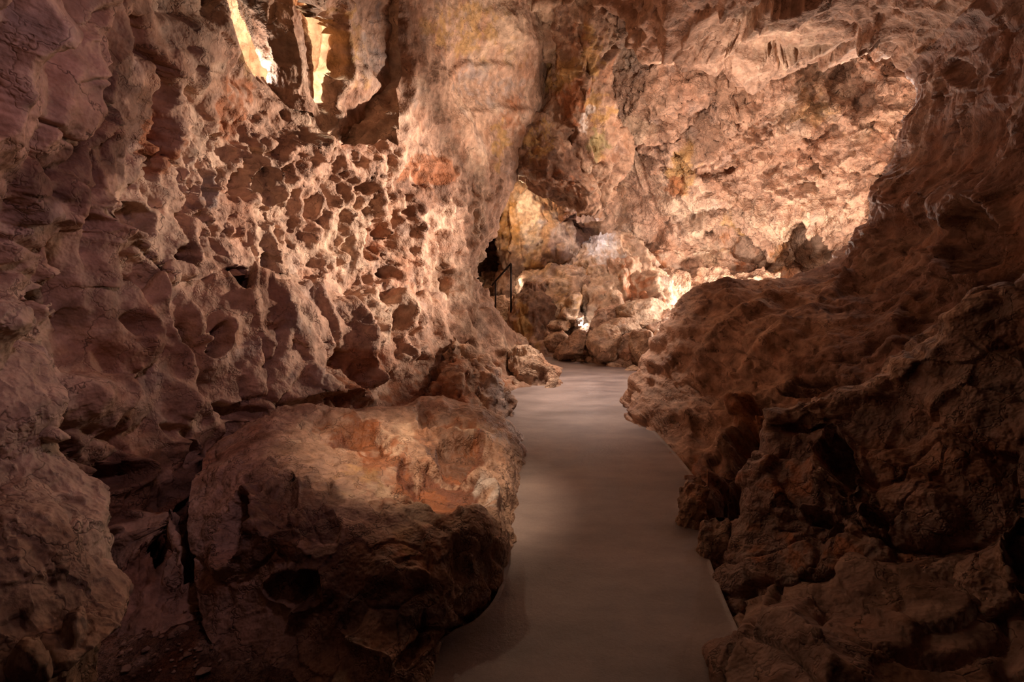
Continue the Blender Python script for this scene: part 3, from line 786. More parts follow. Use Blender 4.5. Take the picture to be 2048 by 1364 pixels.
BW = [
 ('ridge', [(1230, 240), (1290, 255), (1350, 270), (1358, 300), (1320, 290)], 10, .25), ('step', [(1220, 225), (1280, 300), (1350, 285), (1352, 260)], 6, .18, 40),
 ('ridge', [(1270, 200), (1330, 130), (1370, 120)], 12, .2), ('ridge', [(1300, 230), (1350, 180), (1400, 140)], 10, .18), ('ridge', [(1360, 240), (1400, 170), (1440, 140)], 10, .2),
 ('pit', 1395, 230, 50, 60, 30, .35), ('dome', 1465, 195, 46, 26, 0, .35), ('bulge', 1430, 180, 60, 30, 0, .2), ('ridge', [(1365, 290), (1400, 240), (1470, 245)], 10, .15),
 ('drop', [(1360, 295), (1400, 305), (1460, 320), (1490, 360)], 7, -.3, 50), ('pit', 1430, 330, 46, 20, 5, .35),
 ('ridge', [(1220, 230), (1215, 180), (1205, 100)], 14, .25), ('pit', 1205, 180, 30, 60, 0, .25), ('dome', 1200, 290, 50, 26, -10, .25),
 ('bulge', 1320, 340, 60, 60, 0, .35), ('crack', [(1350, 270), (1362, 330), (1360, 400)], 6, .2), ('drop', [(1160, 350), (1200, 380), (1230, 450)], 6, .3, 60), ('ridge', [(1180, 330), (1210, 390), (1225, 430)], 8, .2),
 ('crack', [(1150, 400), (1250, 395), (1340, 400)], 4, .08), ('crack', [(1180, 440), (1260, 440), (1340, 445)], 4, .08), ('crack', [(1180, 370), (1260, 372), (1330, 365)], 4, .08),
 ('step', [(1340, 440), (1400, 445), (1470, 440), (1500, 470)], 5, -.30, 40), ('pit', 1430, 432, 60, 18, 0, .25), ('pit', 1415, 467, 16, 9, 0, .5),
 ('bulge', 1380, 520, 80, 40, 0, .3), ('pit', 1620, 500, 50, 50, 0, .7), ('pit', 1560, 540, 30, 40, 0, .4), ('pit', 1500, 500, 40, 30, 0, .3), ('dome', 1580, 545, 45, 40, 0, .35),
 ('ridge', [(1480, 450), (1520, 480), (1570, 490)], 8, .25), ('dome', 1275, 560, 36, 40, 0, .45), ('dome', 1340, 600, 40, 30, 0, .35), ('dome', 1425, 570, 24, 40, 0, .35), ('pit', 1390, 590, 14, 30, 0, .4),
 ('pit', 1710, 180, 60, 60, 0, .55), ('pit', 1650, 150, 60, 40, 0, .4), ('ridge', [(1560, 200), (1600, 160), (1600, 120)], 9, .14), ('step', [(1600, 210), (1660, 200), (1720, 250), (1790, 290)], 8, -.2, 40),
]
for i in range(60):     # shingled chips of the far right wall
    x = 1400+random.Random(i).random()*390; y = 215+random.Random(i+99).random()*230
    a = 28+random.Random(i+7).random()*14; l = 16+random.Random(i+5).random()*26
    dx, dy = l*math.cos(math.radians(a)), l*math.sin(math.radians(a))
    BW.append(('step', [(x-dx, y-dy), (x, y+3), (x+dx, y+dy)], 3, .22, 17))
M.feats(BW).renormal()
SMZ = ('-', (1250, 400, 115, 75, 0, 1), (1300, 500, 80, 50, 0, .7))
M.layers([('facet', 3.2, .11, (.8, .8, 1.3), 44, SMZ), ('fbm', 2.5, .035, (1, 1, 1), 45), ('ridge', 4, .04, (.7, .7, 1.3), 46, SMZ), ('facet', 8, .035, (.8, .8, 1.3), 48, SMZ), ('crack', 1.2, .08, (1, 1, 1), 49)])
BST = [
 ('ochre', [(1365, 330, 30, 70, 10, 1), (1180, 250, 40, 90, 0, .6), (1640, 220, 60, 40, 0, .5), (1460, 480, 30, 40, 20, .8), (1600, 500, 80, 50, 0, .7), (1720, 280, 60, 50, 0, .35)]),
 ('rust', [(1170, 190, 40, 60, 0, .8), (1350, 370, 20, 30, 0, .9), (1275, 560, 60, 50, 0, .9), (1330, 590, 70, 40, 0, .8), (1470, 500, 26, 50, -30, .9), (1600, 520, 100, 70, 0, .7), (1730, 170, 40, 50, 0, .8),
           (1160, 370, 30, 30, 0, .8), (1430, 330, 60, 20, 0, .5), (1500, 430, 60, 30, 0, .4)]),
 ('brown', [(1620, 510, 60, 50, 0, .9), (1280, 590, 60, 40, 0, .8), (1340, 610, 60, 30, 0, .6), (1710, 180, 80, 60, 0, .7), (1430, 335, 60, 24, 0, .7), (1415, 467, 26, 12, 0, .9), (1000, 540, 120, 90, 0, .9), (1170, 380, 20, 40, 0, .6), (1390, 600, 30, 50, 0, .8)]),
 ('cream', [(1290, 350, 60, 60, 0, .5), (1400, 510, 90, 40, 0, .7), (1620, 380, 130, 60, 20, .5), (1280, 250, 50, 30, 0, .9)]),
]
ob = M.build('wall_back', ROCKF, stains=BST, base='pink', rust=.35, brown=.15, seed=9, sc=.6); tag(ob, kind='structure')
# ================================================================== CENTRAL COLUMN
def formation(name, rings, label, cat, layers, feats=(), kd=1.0, mat=None, step=3.0, group=None, fine=1.0, kind=None, **kw):
    M = Mass(lathe(rings, step, kd), wrap=True)
    M.layers(layers)
    if feats: M.feats(list(feats))
    M.renormal()
    sd = kw.get('seed', 0)
    M.layers([('facet', 5/fine, (.05 if fine > .9 else .024)*fine, (1, 1, 1), sd+1), ('fbm', 5/fine, .022*fine, (1, 1, 1), sd+2), ('crack', 2.0, .02*fine, (1, 1, 1), sd+3)])
    o = M.build(name, mat or ROCK, **kw)
    tag(o, label, cat, group, kind)
    return o

formation('rock_column', [(1120, -220, 7.6, 96), (1130, -60, 8.5, 90), (1142, 40, 9.1, 76), (1150, 120, 9.4, 66), (1155, 190, 9.7, 62), (1155, 240, 10.0, 74), (1155, 300, 10.3, 84), (1160, 370, 10.6, 66), (1170, 440, 11.1, 40)],
  'tall rust-streaked rock column hanging from the roof above the path bend', 'rock column',
  [('fbm2', .9, .12, (1, 1, 1), 51), ('facet', 1.3, .22, (1.4, 1.4, .5), 52), ('ridge', 2.2, .05, (1.5, 1.5, .4), 53)],
  [('ridge', [(1160, 20), (1170, 90), (1185, 170), (1195, 230)], 8, .15), ('ridge', [(1100, 20), (1090, 90), (1098, 140)], 8, .15), ('drop', [(1110, 150), (1165, 160), (1180, 230)], 5, .12, 30), ('ridge', [(1160, 215), (1185, 225), (1182, 270)], 7, .14)],
  stains=[('rust', [(1140, 200, 50, 50, 0, 1), (1120, 110, 30, 60, 0, .8), (1160, 60, 30, 60, 0, .6)]), ('ochre', [(1120, 140, 50, 50, 0, .9), (1195, 250, 30, 80, 0, .9), (1185, 110, 30, 70, 0, .8)]),
          ('brown', [(1125, 60, 26, 80, 0, .9), (1150, 290, 50, 40, 0, .9)]), ('white', [(1180, 245, 18, 30, 10, .9)]), ('olive', [(1200, 290, 30, 26, 0, 1)])], base='tan', rust=.5, brown=.5, seed=11, step=3)
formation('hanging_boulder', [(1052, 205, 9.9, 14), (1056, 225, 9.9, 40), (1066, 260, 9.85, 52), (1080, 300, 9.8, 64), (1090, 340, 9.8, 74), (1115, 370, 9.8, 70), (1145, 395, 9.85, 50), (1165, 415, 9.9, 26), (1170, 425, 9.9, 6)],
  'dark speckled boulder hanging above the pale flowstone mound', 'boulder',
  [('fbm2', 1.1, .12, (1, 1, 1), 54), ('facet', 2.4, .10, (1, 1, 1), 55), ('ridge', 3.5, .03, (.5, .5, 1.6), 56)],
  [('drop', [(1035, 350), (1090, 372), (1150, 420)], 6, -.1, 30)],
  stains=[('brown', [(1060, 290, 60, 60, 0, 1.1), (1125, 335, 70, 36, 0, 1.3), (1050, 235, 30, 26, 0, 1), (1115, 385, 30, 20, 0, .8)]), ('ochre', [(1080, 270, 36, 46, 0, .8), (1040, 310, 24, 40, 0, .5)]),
          ('white', [(1050, 350, 36, 14, 15, .9)]), ('rust', [(1140, 370, 50, 30, 20, .6)])], base='tan', rust=.5, brown=.9, seed=12, kd=.8, sc=1.8)  # white blob paints in the lamplit lower edge
formation('flowstone_mound', [(1042, 360, 12.20, 16), (1048, 378, 12.20, 34), (1058, 410, 12.15, 56), (1074, 440, 12.10, 72), (1084, 475, 12.10, 86), (1090, 510, 12.10, 88), (1092, 540, 12.20, 82), (1090, 580, 12.40, 70), (1090, 640, 12.50, 60)],
  'pale yellow flowstone mound with brown drapery folds under the hanging boulder', 'flowstone',
  [('fbm2', .9, .06, (1, 1, 1), 57), ('ridge', 1.6, .07, (2.2, 2.2, .25), 58), ('facet', 2.5, .05, (1.4, 1.4, .4), 59)],
  [('ridge', [(1010, 400), (1012, 460), (1020, 520)], 6, .14), ('ridge', [(1100, 400), (1130, 440), (1150, 490), (1165, 520)], 7, .14), ('crack', [(1075, 480), (1078, 440), (1070, 400)], 5, .06), ('pit', 1100, 480, 16, 40, 15, .10), ('pit', 1120, 510, 30, 26, 0, .12), ('crack', [(1020, 400), (1025, 460), (1030, 520)], 4, .12), ('pit', 1035, 520, 14, 16, 0, .2)],
  stains=[('white', [(1055, 415, 34, 56, 0, 1.2), (1065, 460, 26, 60, 0, .9)]), ('ochre', [(1020, 460, 26, 70, 0, .8), (1110, 540, 70, 30, 0, .8), (1080, 520, 50, 30, 0, .7)]),
          ('brown', [(1120, 515, 55, 24, 0, 1.0), (1150, 440, 18, 60, -25, 1.5), (1036, 530, 20, 24, 0, 1.3), (1130, 545, 50, 14, 0, 1.2)])], base='cream', rust=.3, brown=.4, seed=13, kd=.8, mat=ROCKC)
formation('lit_rock_shelf', [(1150, 515, 11.90, 30), (1150, 530, 11.85, 84), (1145, 550, 11.70, 112), (1143, 585, 11.50, 112), (1145, 620, 11.40, 112), (1145, 655, 11.30, 112), (1145, 700, 11.10, 116), (1145, 740, 10.90, 116)],
  'brightly lit pale rock with a small dark cave behind the handrail stones', 'rock',
  [('fbm2', .9, .06, (1, 1, 1), 61), ('facet', 2.2, .12, (1.2, 1.2, .8), 62), ('facet', 5, .04, (1, 1, .8), 63)],
  [('basin', 1146, 625, 20, 34, 10, .7), ('basin', 1108, 640, 34, 34, 0, .22), ('ridge', [(1150, 560), (1170, 600), (1182, 650)], 7, .09), ('ridge', [(1060, 560), (1090, 550), (1150, 545), (1180, 530)], 6, .14), ('pit', 1190, 600, 16, 30, 0, .18)],
  stains=[('ochre', [(1140, 600, 40, 30, 0, .6), (1130, 640, 50, 20, 0, .5)]), ('grey', [(1070, 590, 24, 60, 0, .6), (1220, 590, 40, 40, 0, .5)]), ('brown', [(1175, 560, 16, 36, 10, .6)])], base='cream', rust=.4, brown=.45, seed=14, kd=.75, sc=1.6)
formation('sloping_rock', [(1215, 475, 11.8, 30), (1222, 495, 11.7, 60), (1235, 530, 11.4, 80), (1248, 570, 11.2, 90), (1260, 620, 10.9, 110), (1262, 690, 10.7, 130)],
  'pale sparkling rock slope rising right of the flowstone mound', 'rock',
  [('fbm2', 1, .12, (1, 1, 1), 64), ('facet', 2.4, .16, (1, 1, 1), 65)],
  [('ridge', [(1165, 470), (1190, 500), (1230, 540), (1245, 600)], 6, .14), ('dome', 1278, 575, 38, 48, 0, .35), ('pit', 1250, 555, 16, 30, 0, .2)],
  stains=[('white', [(1215, 500, 50, 30, 25, .9)]), ('rust', [(1275, 570, 40, 46, 0, .9), (1250, 530, 30, 24, 0, .7), (1300, 620, 50, 30, 0, .8)]), ('brown', [(1285, 600, 36, 30, 0, .8)])], base='cream', rust=.5, brown=.4, seed=15)
formation('rock_mound', [(1066, 566, 10.6, 10), (1064, 578, 10.55, 28), (1062, 600, 10.4, 40), (1064, 630, 10.3, 50), (1066, 660, 10.2, 58), (1070, 700, 10.0, 66), (1070, 730, 9.8, 70)],
  'dark brown furrowed rock mound right of the handrail', 'rock',
  [('fbm2', 1.2, .10, (1, 1, 1), 66), ('ridge', 3.2, .08, (1.6, 1.6, .5), 67)],
  stains=[('brown', [(1075, 620, 44, 66, 0, 1.6)]), ('ochre', [(1040, 650, 30, 50, 0, .9), (1050, 690, 40, 20, 0, .6)])], base='tan', rust=.5, brown=.7, seed=16, kd=.7)
formation('passage_rock', [(1045, 400, 12.9, 20), (1055, 440, 12.7, 44), (1060, 500, 12.5, 56), (1058, 545, 12.3, 60), (1056, 580, 12.1, 66), (1056, 620, 11.9, 74), (1056, 680, 11.7, 80)],
  'reddish rock corner beside the dark passage behind the handrail', 'rock',
  [('fbm2', 1, .12, (1, 1, 1), 68), ('facet', 1.6, .12, (1, 1, 1), 69)], stains=[('ochre', [(1020, 450, 20, 60, 0, .7)]), ('brown', [(1000, 620, 50, 40, 0, .8)])], base='pink', rust=.6, brown=.3, seed=17, kd=.7)

# ================================================================== LEFT FOREGROUND ROCKS
Z = lambda px, py, z: G(px, py, z)
bo = [
 [Z(420, 940, -.1), Z(520, 900, .0), Z(600, 880, -.05), Z(700, 870, -.05), Z(790, 850, -.05), Z(870, 840, -.05), Z(950, 850, -.05), Z(1000, 860, -.05), Z(1030, 870, -.05)],
 [Z(415, 900, .40), Z(520, 838, .5), Z(600, 817, .5), Z(700, 828, .42), Z(790, 814, .40), Z(870, 804, .37), Z(950, 818, .30), Z(1008, 838, .20), Z(1048, 868, -.02)],
 [Z(400, 930, .42), Z(500, 870, .52), Z(600, 850, .51), Z(700, 855, .42), Z(790, 845, .40), Z(870, 842, .36), Z(950, 852, .30), Z(1015, 870, .20), Z(1052, 898, -.03)],
 [Z(380, 1010, .34), Z(480, 930, .48), Z(600, 910, .48), Z(700, 905, .42), Z(790, 905, .39), Z(870, 905, .34), Z(950, 910, .30), Z(1016, 925, .20), Z(1045, 950, -.03)],
 [Z(385, 1085, .22), Z(500, 1000, .42), Z(600, 975, .46), Z(700, 965, .43), Z(790, 970, .39), Z(870, 975, .35), Z(950, 985, .31), Z(1012, 1000, .18), Z(1036, 1030, -.03)],
 [Z(395, 1155, .10), Z(520, 1080, .34), Z(610, 1055, .42), Z(700, 1045, .42), Z(790, 1042, .40), Z(870, 1045, .37), Z(945, 1052, .31), Z(1000, 1070, .18), Z(1026, 1100, -.03)],
 [Z(405, 1225, .0), Z(550, 1150, .20), Z(630, 1130, .30), Z(715, 1120, .34), Z(800, 1115, .34), Z(870, 1115, .30), Z(930, 1120, .23), Z(980, 1140, .12), Z(1010, 1165, -.03)],
 [Z(425, 1285, -.04), Z(580, 1225, .07), Z(650, 1210, .15), Z(720, 1200, .22), Z(795, 1195, .22), Z(860, 1195, .18), Z(910, 1200, .12), Z(945, 1210, .05), Z(965, 1228, -.03)],
 [Z(460, 1340, -.08), Z(600, 1295, -.0), Z(670, 1290, .06), Z(730, 1285, .12), Z(790, 1280, .13), Z(835, 1275, .09), Z(865, 1275, .04), Z(885, 1278, -.01), Z(900, 1285, -.05)],
 [Z(560, 1370, -.12), Z(620, 1380, -.04), Z(680, 1390, .02), Z(730, 1390, .07), Z(780, 1385, .07), Z(815, 1380, .03), Z(840, 1375, .0), Z(852, 1375, -.04), Z(860, 1375, -.08)],
 [Z(560, 1480, -.2), Z(620, 1480, -.1), Z(680, 1480, -.05), Z(730, 1480, -.02), Z(780, 1480, -.02), Z(810, 1480, -.05), Z(830, 1480, -.1), Z(842, 1480, -.12), Z(850, 1480, -.15)],
]
M = Mass(net_surface(bo, 2.8))
M.layers([('fbm2', 1.3, .05, (1, 1, 1), 71), ('ridge', 2.4, .015, (1, 1, .6), 72)])
M.feats([
 ('basin', 925, 908, 66, 36, -5, .10), ('basin', 900, 985, 88, 58, 15, .10), ('basin', 828, 958, 26, 55, -20, .05), ('pit', 740, 890, 60, 26, 20, .05), ('pit', 850, 845, 18, 22, 0, .10), ('pit', 905, 850, 60, 14, 15, .05),
 ('ridge', [(700, 845), (760, 860), (800, 880), (850, 905), (855, 950), (870, 985)], 14, .05), ('ridge', [(795, 955), (830, 990), (870, 1030), (920, 1045), (970, 1040)], 12, .03),
 ('ridge', [(940, 950), (975, 965), (985, 1010), (980, 1040)], 8, .07), ('ridge', [(790, 820), (860, 806), (880, 810), (900, 825), (985, 850)], 6, .05), ('ridge', [(870, 860), (900, 870), (990, 880)], 7, .05),
 ('roll', [(520, 850), (600, 830), (690, 835), (720, 860)], 20, .05), ('dome', 680, 850, 40, 26, 0, .06),
 ('pit', 640, 1060, 40, 50, 0, .05), ('pit', 560, 1010, 30, 60, 20, .10), ('pit', 480, 1060, 26, 70, 20, .22), ('pit', 600, 1170, 60, 40, 0, .10),
 ('ridge', [(880, 1130), (880, 1180), (850, 1250), (830, 1330)], 9, .05), ('ridge', [(900, 1100), (930, 1150), (900, 1200), (870, 1260)], 8, .04), ('ridge', [(700, 1210), (690, 1260), (740, 1310), (800, 1340)], 9, .05),
 ('crack', [(840, 1230), (830, 1290), (790, 1340)], 5, .05), ('bulge', 930, 1080, 60, 40, 0, .05), ('ridge', [(600, 1250), (620, 1200), (640, 1150)], 10, .07),
]).renormal()
M.layers([('facet', 5, .022, (1, 1, 1), 73), ('fbm', 4, .016, (1, 1, 1), 74), ('crack', 2.2, .018, (1, 1, 1), 75), ('fbm', 14, .005, (1, 1, 1), 76)])
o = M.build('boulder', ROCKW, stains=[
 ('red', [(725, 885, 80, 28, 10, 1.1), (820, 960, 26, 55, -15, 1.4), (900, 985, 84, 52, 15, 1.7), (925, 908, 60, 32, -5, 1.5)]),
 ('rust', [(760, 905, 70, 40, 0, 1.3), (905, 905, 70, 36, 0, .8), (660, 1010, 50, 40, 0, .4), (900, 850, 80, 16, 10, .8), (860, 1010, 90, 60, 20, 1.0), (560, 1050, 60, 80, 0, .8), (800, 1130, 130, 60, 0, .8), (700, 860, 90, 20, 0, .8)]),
 ('brown', [(600, 1020, 100, 66, 0, 1.3), (690, 1160, 130, 80, 0, 1.0), (905, 905, 60, 20, 0, 1.7), (900, 880, 60, 12, 0, 1.2), (520, 1050, 60, 100, 0, .9), (610, 885, 26, 10, 0, .7), (690, 885, 20, 8, 20, .9)]),  # brown at the basin's back wall paints in the overhang's shadow
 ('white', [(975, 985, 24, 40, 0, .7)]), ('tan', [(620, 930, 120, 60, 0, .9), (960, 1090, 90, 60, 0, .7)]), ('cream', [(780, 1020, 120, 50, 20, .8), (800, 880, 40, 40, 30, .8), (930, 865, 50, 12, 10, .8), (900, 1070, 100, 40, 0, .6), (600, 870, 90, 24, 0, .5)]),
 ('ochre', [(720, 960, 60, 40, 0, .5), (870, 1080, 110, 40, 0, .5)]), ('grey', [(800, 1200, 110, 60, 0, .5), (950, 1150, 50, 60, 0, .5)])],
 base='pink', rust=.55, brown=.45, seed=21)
tag(o, 'low broad boulder with a rust-red hollowed basin beside the path', 'boulder')

formation('rock_slab', [(922, 684, 6.35, 8), (924, 700, 6.3, 34), (932, 735, 6.1, 62), (936, 780, 5.8, 86), (934, 830, 5.4, 102), (934, 880, 5.0, 112), (934, 940, 4.6, 100)],
 'brown triangular rock slab leaning between the left wall and the basin boulder', 'rock',
 [('fbm2', 1.2, .07, (1, 1, 1), 81), ('facet', 1.5, .13, (1, 1, .7), 82)],
 [('ridge', [(920, 690), (960, 760), (975, 830)], 9, .10), ('ridge', [(925, 690), (990, 750), (1010, 800), (1030, 850)], 9, .10), ('pit', 910, 780, 40, 50, 0, .08)],
 stains=[('rust', [(900, 790, 70, 70, 0, .9)]), ('brown', [(890, 740, 50, 50, 0, .6), (960, 760, 40, 60, -20, .5), (960, 840, 40, 30, 0, .4)]), ('grey', [(985, 780, 30, 60, -25, .7)]), ('cream', [(860, 720, 16, 30, 30, .7), (925, 775, 20, 16, 0, .7)])],
 base='tan', rust=.5, brown=.4, seed=22, kd=.8)
formation('foot_rock', [(1046, 698, 7.5, 8), (1052, 708, 7.45, 24), (1064, 728, 7.35, 40), (1072, 748, 7.25, 46), (1076, 766, 7.1, 45), (1076, 788, 6.95, 44), (1074, 800, 6.9, 40)],
 'pale brown-flecked rock at the inside bend of the path', 'rock',
 [('fbm2', 1.6, .05, (1, 1, 1), 83), ('facet', 2.6, .09, (1, 1, 1), 84)],
 stains=[('brown', [(1080, 745, 30, 18, 20, .8), (1105, 760, 12, 12, 0, .8), (1040, 760, 20, 24, 0, .6)]), ('cream', [(1075, 770, 40, 14, 0, .6)])], base='cream', rust=.5, brown=.6, seed=23, mat=ROCKF)
formation('rock_outcrop', [(-130, 690, 1.95, 60), (-120, 705, 1.95, 140), (-100, 732, 1.93, 160), (-80, 770, 1.9, 163), (-60, 810, 1.87, 168), (-60, 860, 1.84, 152), (-60, 900, 1.82, 146), (-50, 955, 1.78, 172), (-30, 1004, 1.75, 205), (-20, 1040, 1.72, 220), (-20, 1100, 1.68, 216), (-20, 1180, 1.62, 206), (-20, 1280, 1.56, 216), (-20, 1400, 1.5, 216)],
 'pale swollen limestone outcrop at the left edge above the lower one', 'rock outcrop',
 [('fbm2', 2.0, .04, (1, 1, 1), 85), ('scallop', 2.6, .04, (1, 1, .6), 86)],
 [('ridge', [(0, 905), (60, 960), (120, 985), (170, 1010)], 14, .02), ('crack', [(0, 930), (60, 935), (110, 925)], 4, .012), ('crack', [(40, 1000), (120, 985), (180, 1000)], 4, .015), ('pit', 96, 872, 22, 16, 20, .06), ('ridge', [(60, 740), (100, 790), (105, 810)], 8, .02)],
 stains=[('brown', [(110, 1010, 14, 8, 0, 1), (150, 1035, 24, 6, 0, 1), (130, 1060, 12, 8, -30, .9), (170, 1100, 20, 30, 0, .9), (170, 1040, 10, 10, 0, .8)])], base='cream', rust=.12, brown=.15, seed=24, kd=.8, fine=.35)
formation('rock_outcrop', [(-190, 985, 1.55, 90), (-180, 1000, 1.55, 170), (-160, 1030, 1.54, 208), (-140, 1070, 1.52, 218), (-120, 1120, 1.5, 228), (-100, 1165, 1.48, 225), (-60, 1210, 1.46, 228), (-30, 1245, 1.44, 268), (-20, 1275, 1.43, 274), (-20, 1302, 1.42, 240), (-10, 1340, 1.4, 170), (0, 1420, 1.36, 140)],
 'lowest pale limestone outcrop with brown spots in the bottom left corner', 'rock outcrop',
 [('fbm2', 2.2, .04, (1, 1, 1), 87), ('scallop', 3.0, .035, (1, 1, .6), 88)],
 [('ridge', [(0, 1040), (50, 1090), (90, 1150), (120, 1200)], 14, .025), ('pit', 150, 1250, 26, 40, 20, .06), ('pit', 60, 1330, 50, 40, 0, .08), ('crack', [(0, 1170), (60, 1160)], 4, .01)],
 stains=[('brown', [(60, 1040, 20, 8, 20, .9), (90, 1090, 14, 26, -30, .8), (100, 1130, 10, 22, -20, .8), (130, 1220, 30, 12, -20, 1), (130, 1260, 20, 30, 0, 1), (190, 1250, 10, 8, 0, 1), (50, 1230, 14, 24, 20, .8), (110, 1150, 14, 20, 0, .7)])], base='cream', rust=.12, brown=.15, seed=25, kd=.8, fine=.35)
formation('rock', [(-45, 590, 1.8, 30), (-45, 605, 1.8, 72), (-45, 630, 1.8, 88), (-42, 655, 1.8, 90), (-45, 680, 1.8, 80), (-50, 705, 1.8, 60), (-50, 740, 1.8, 40)],
 'small pale rounded rock knob jutting in at the left edge', 'rock', [('fbm2', 3, .03, (1, 1, 1), 89)], base='cream', rust=.1, brown=.1, seed=26, fine=.3)

for rings, lab, sd in (
 ([(1398, 955, 3.05, 8), (1396, 968, 3.0, 20), (1390, 1000, 2.95, 32), (1386, 1050, 2.9, 40), (1384, 1110, 2.85, 42), (1384, 1160, 2.8, 36)], 'red-brown upright rock lump at the right edge of the path, the farther of two', 28),
 ([(1440, 1040, 2.65, 8), (1438, 1052, 2.62, 22), (1432, 1090, 2.58, 34), (1430, 1150, 2.5, 42), (1432, 1230, 2.38, 46), (1436, 1300, 2.3, 40)], 'red-brown upright rock lump at the right edge of the path, the nearer of two', 29)):
    formation('rock', rings, lab, 'rock', [('fbm2', 2.6, .04, (1, 1, 1), sd), ('ridge', 3.5, .03, (1, 1, .5), sd+2)], base='tan', rust=.6, brown=.55, seed=sd, kd=.9, mat=ROCKW, fine=.5)
# ================================================================== RIGHT FOREGROUND OUTCROP
ro = [
 [(1640, 960, 3.8), (1650, 900, 3.7), (1700, 900, 3.6), (1800, 860, 3.5), (1900, 780, 3.3), (1990, 700, 3.1), (2150, 640, 2.9), (2500, 600, 2.6), (3200, 500, 2)],
 [(1600, 920, 3.4), (1541, 850, 2.95), (1600, 824, 2.88), (1668, 808, 2.8), (1772, 744, 2.65), (1856, 674, 2.52), (1920, 590, 2.42), (2048, 530, 2.25), (2600, 380, 1.6)],
 [(1600, 950, 3.4), (1534, 885, 2.85), (1600, 868, 2.72), (1690, 850, 2.6), (1800, 800, 2.42), (1880, 740, 2.3), (1960, 680, 2.2), (2080, 640, 2.05), (2700, 560, 1.4)],
 [(1590, 1000, 3.3), (1524, 950, 2.75), (1600, 945, 2.55), (1700, 940, 2.36), (1810, 915, 2.2), (1900, 880, 2.08), (1990, 850, 1.98), (2120, 820, 1.85), (2700, 800, 1.35)],
 [(1570, 1060, 3.1), (1490, 1030, 2.62), (1590, 1040, 2.36), (1700, 1050, 2.15), (1820, 1040, 2.0), (1920, 1020, 1.9), (2020, 1010, 1.8), (2150, 1000, 1.7), (2700, 1040, 1.3)],
 [(1550, 1130, 2.9), (1450, 1130, 2.45), (1580, 1150, 2.15), (1700, 1170, 1.95), (1820, 1170, 1.82), (1940, 1170, 1.72), (2050, 1170, 1.64), (2200, 1180, 1.55), (2800, 1300, 1.2)],
 [(1520, 1220, 2.7), (1415, 1225, 2.25), (1550, 1260, 1.97), (1680, 1300, 1.77), (1820, 1310, 1.66), (1950, 1320, 1.57), (2080, 1330, 1.5), (2250, 1350, 1.42), (2900, 1500, 1.1)],
 [(1500, 1320, 2.4), (1448, 1330, 1.98), (1530, 1400, 1.75), (1660, 1450, 1.6), (1820, 1480, 1.5), (1960, 1500, 1.42), (2100, 1520, 1.36), (2300, 1550, 1.3), (3000, 1700, 1.05)],
 [(1520, 1460, 2.0), (1490, 1480, 1.7), (1560, 1560, 1.55), (1700, 1640, 1.42), (1860, 1680, 1.35), (2000, 1720, 1.28), (2150, 1750, 1.22), (2400, 1800, 1.15), (3200, 2000, .95)],
]
M = Mass(net_surface([[W(*p) for p in r] for r in ro], 3.0))
M.layers([('fbm2', 1.1, .06, (1, 1, 1), 91), ('ridge', 1.6, .05, (.8, .8, 1.2), 92), ('facet', 1.8, .07, (1, 1, 1), 93)])
M.feats([
 ('pit', 1690, 935, 30, 80, -18, .16), ('ridge', [(1670, 890), (1655, 950), (1670, 1010), (1690, 1030)], 12, .08), ('ridge', [(1720, 910), (1800, 930), (1880, 960)], 12, .05), ('dome', 1595, 980, 80, 60, 10, .10), ('pit', 1640, 1040, 36, 16, 10, .12),
 ('crack', [(1700, 1030), (1760, 1080), (1850, 1090), (1960, 1090)], 7, .08), ('dome', 1840, 1020, 90, 60, 10, .06), ('pit', 1760, 1045, 30, 20, 40, .1), ('crack', [(1560, 1050), (1640, 1070), (1700, 1060)], 6, .06),
 ('ridge', [(1480, 1090), (1510, 1150), (1560, 1220), (1600, 1300)], 12, .06), ('crack', [(1600, 1150), (1680, 1250), (1750, 1310), (1830, 1320)], 8, .07), ('ridge', [(1760, 1180), (1830, 1260), (1900, 1290)], 12, .05), ('pit', 1940, 1300, 50, 40, 0, .12),
 ('ridge', [(2010, 1050), (2020, 1150), (2048, 1220)], 10, .06), ('pit', 2040, 1120, 24, 90, 0, .16), ('dome', 1500, 1330, 60, 60, 0, .05), ('crack', [(1780, 830), (1760, 880), (1745, 900)], 5, .03),
]).renormal()
M.layers([('facet', 5, .022, (1, 1, 1), 94), ('fbm', 4, .018, (1, 1, 1), 95), ('crack', 2.0, .02, (1, 1, 1), 96), ('fbm', 14, .004, (1, 1, 1), 97)])
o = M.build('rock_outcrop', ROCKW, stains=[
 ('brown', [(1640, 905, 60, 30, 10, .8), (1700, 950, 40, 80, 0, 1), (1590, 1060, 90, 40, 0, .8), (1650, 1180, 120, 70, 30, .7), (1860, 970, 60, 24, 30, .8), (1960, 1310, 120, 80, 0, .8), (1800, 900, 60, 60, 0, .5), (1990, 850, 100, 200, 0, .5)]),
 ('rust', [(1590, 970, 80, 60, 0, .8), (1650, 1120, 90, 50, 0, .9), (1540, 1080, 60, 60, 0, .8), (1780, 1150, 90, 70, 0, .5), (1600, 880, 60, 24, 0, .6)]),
 ('pink', [(1880, 650, 70, 26, -50, 1.1), (1780, 750, 70, 20, -40, 1.1), (1660, 825, 100, 18, -12, 1.1), (1940, 600, 70, 24, -30, 1), (1570, 855, 40, 20, 0, .9)]), ('cream', [(1670, 980, 14, 40, -10, .8), (1620, 840, 60, 20, -10, .5), (1500, 1330, 60, 50, 0, .8), (1800, 1230, 70, 60, 30, .5)])], base='umber', rust=.5, brown=.6, seed=27, pale=.5)  # umber base also paints in the outcrop's dimness
tag(o, 'large dark rust-stained outcrop rising from the bottom right corner', 'rock outcrop')

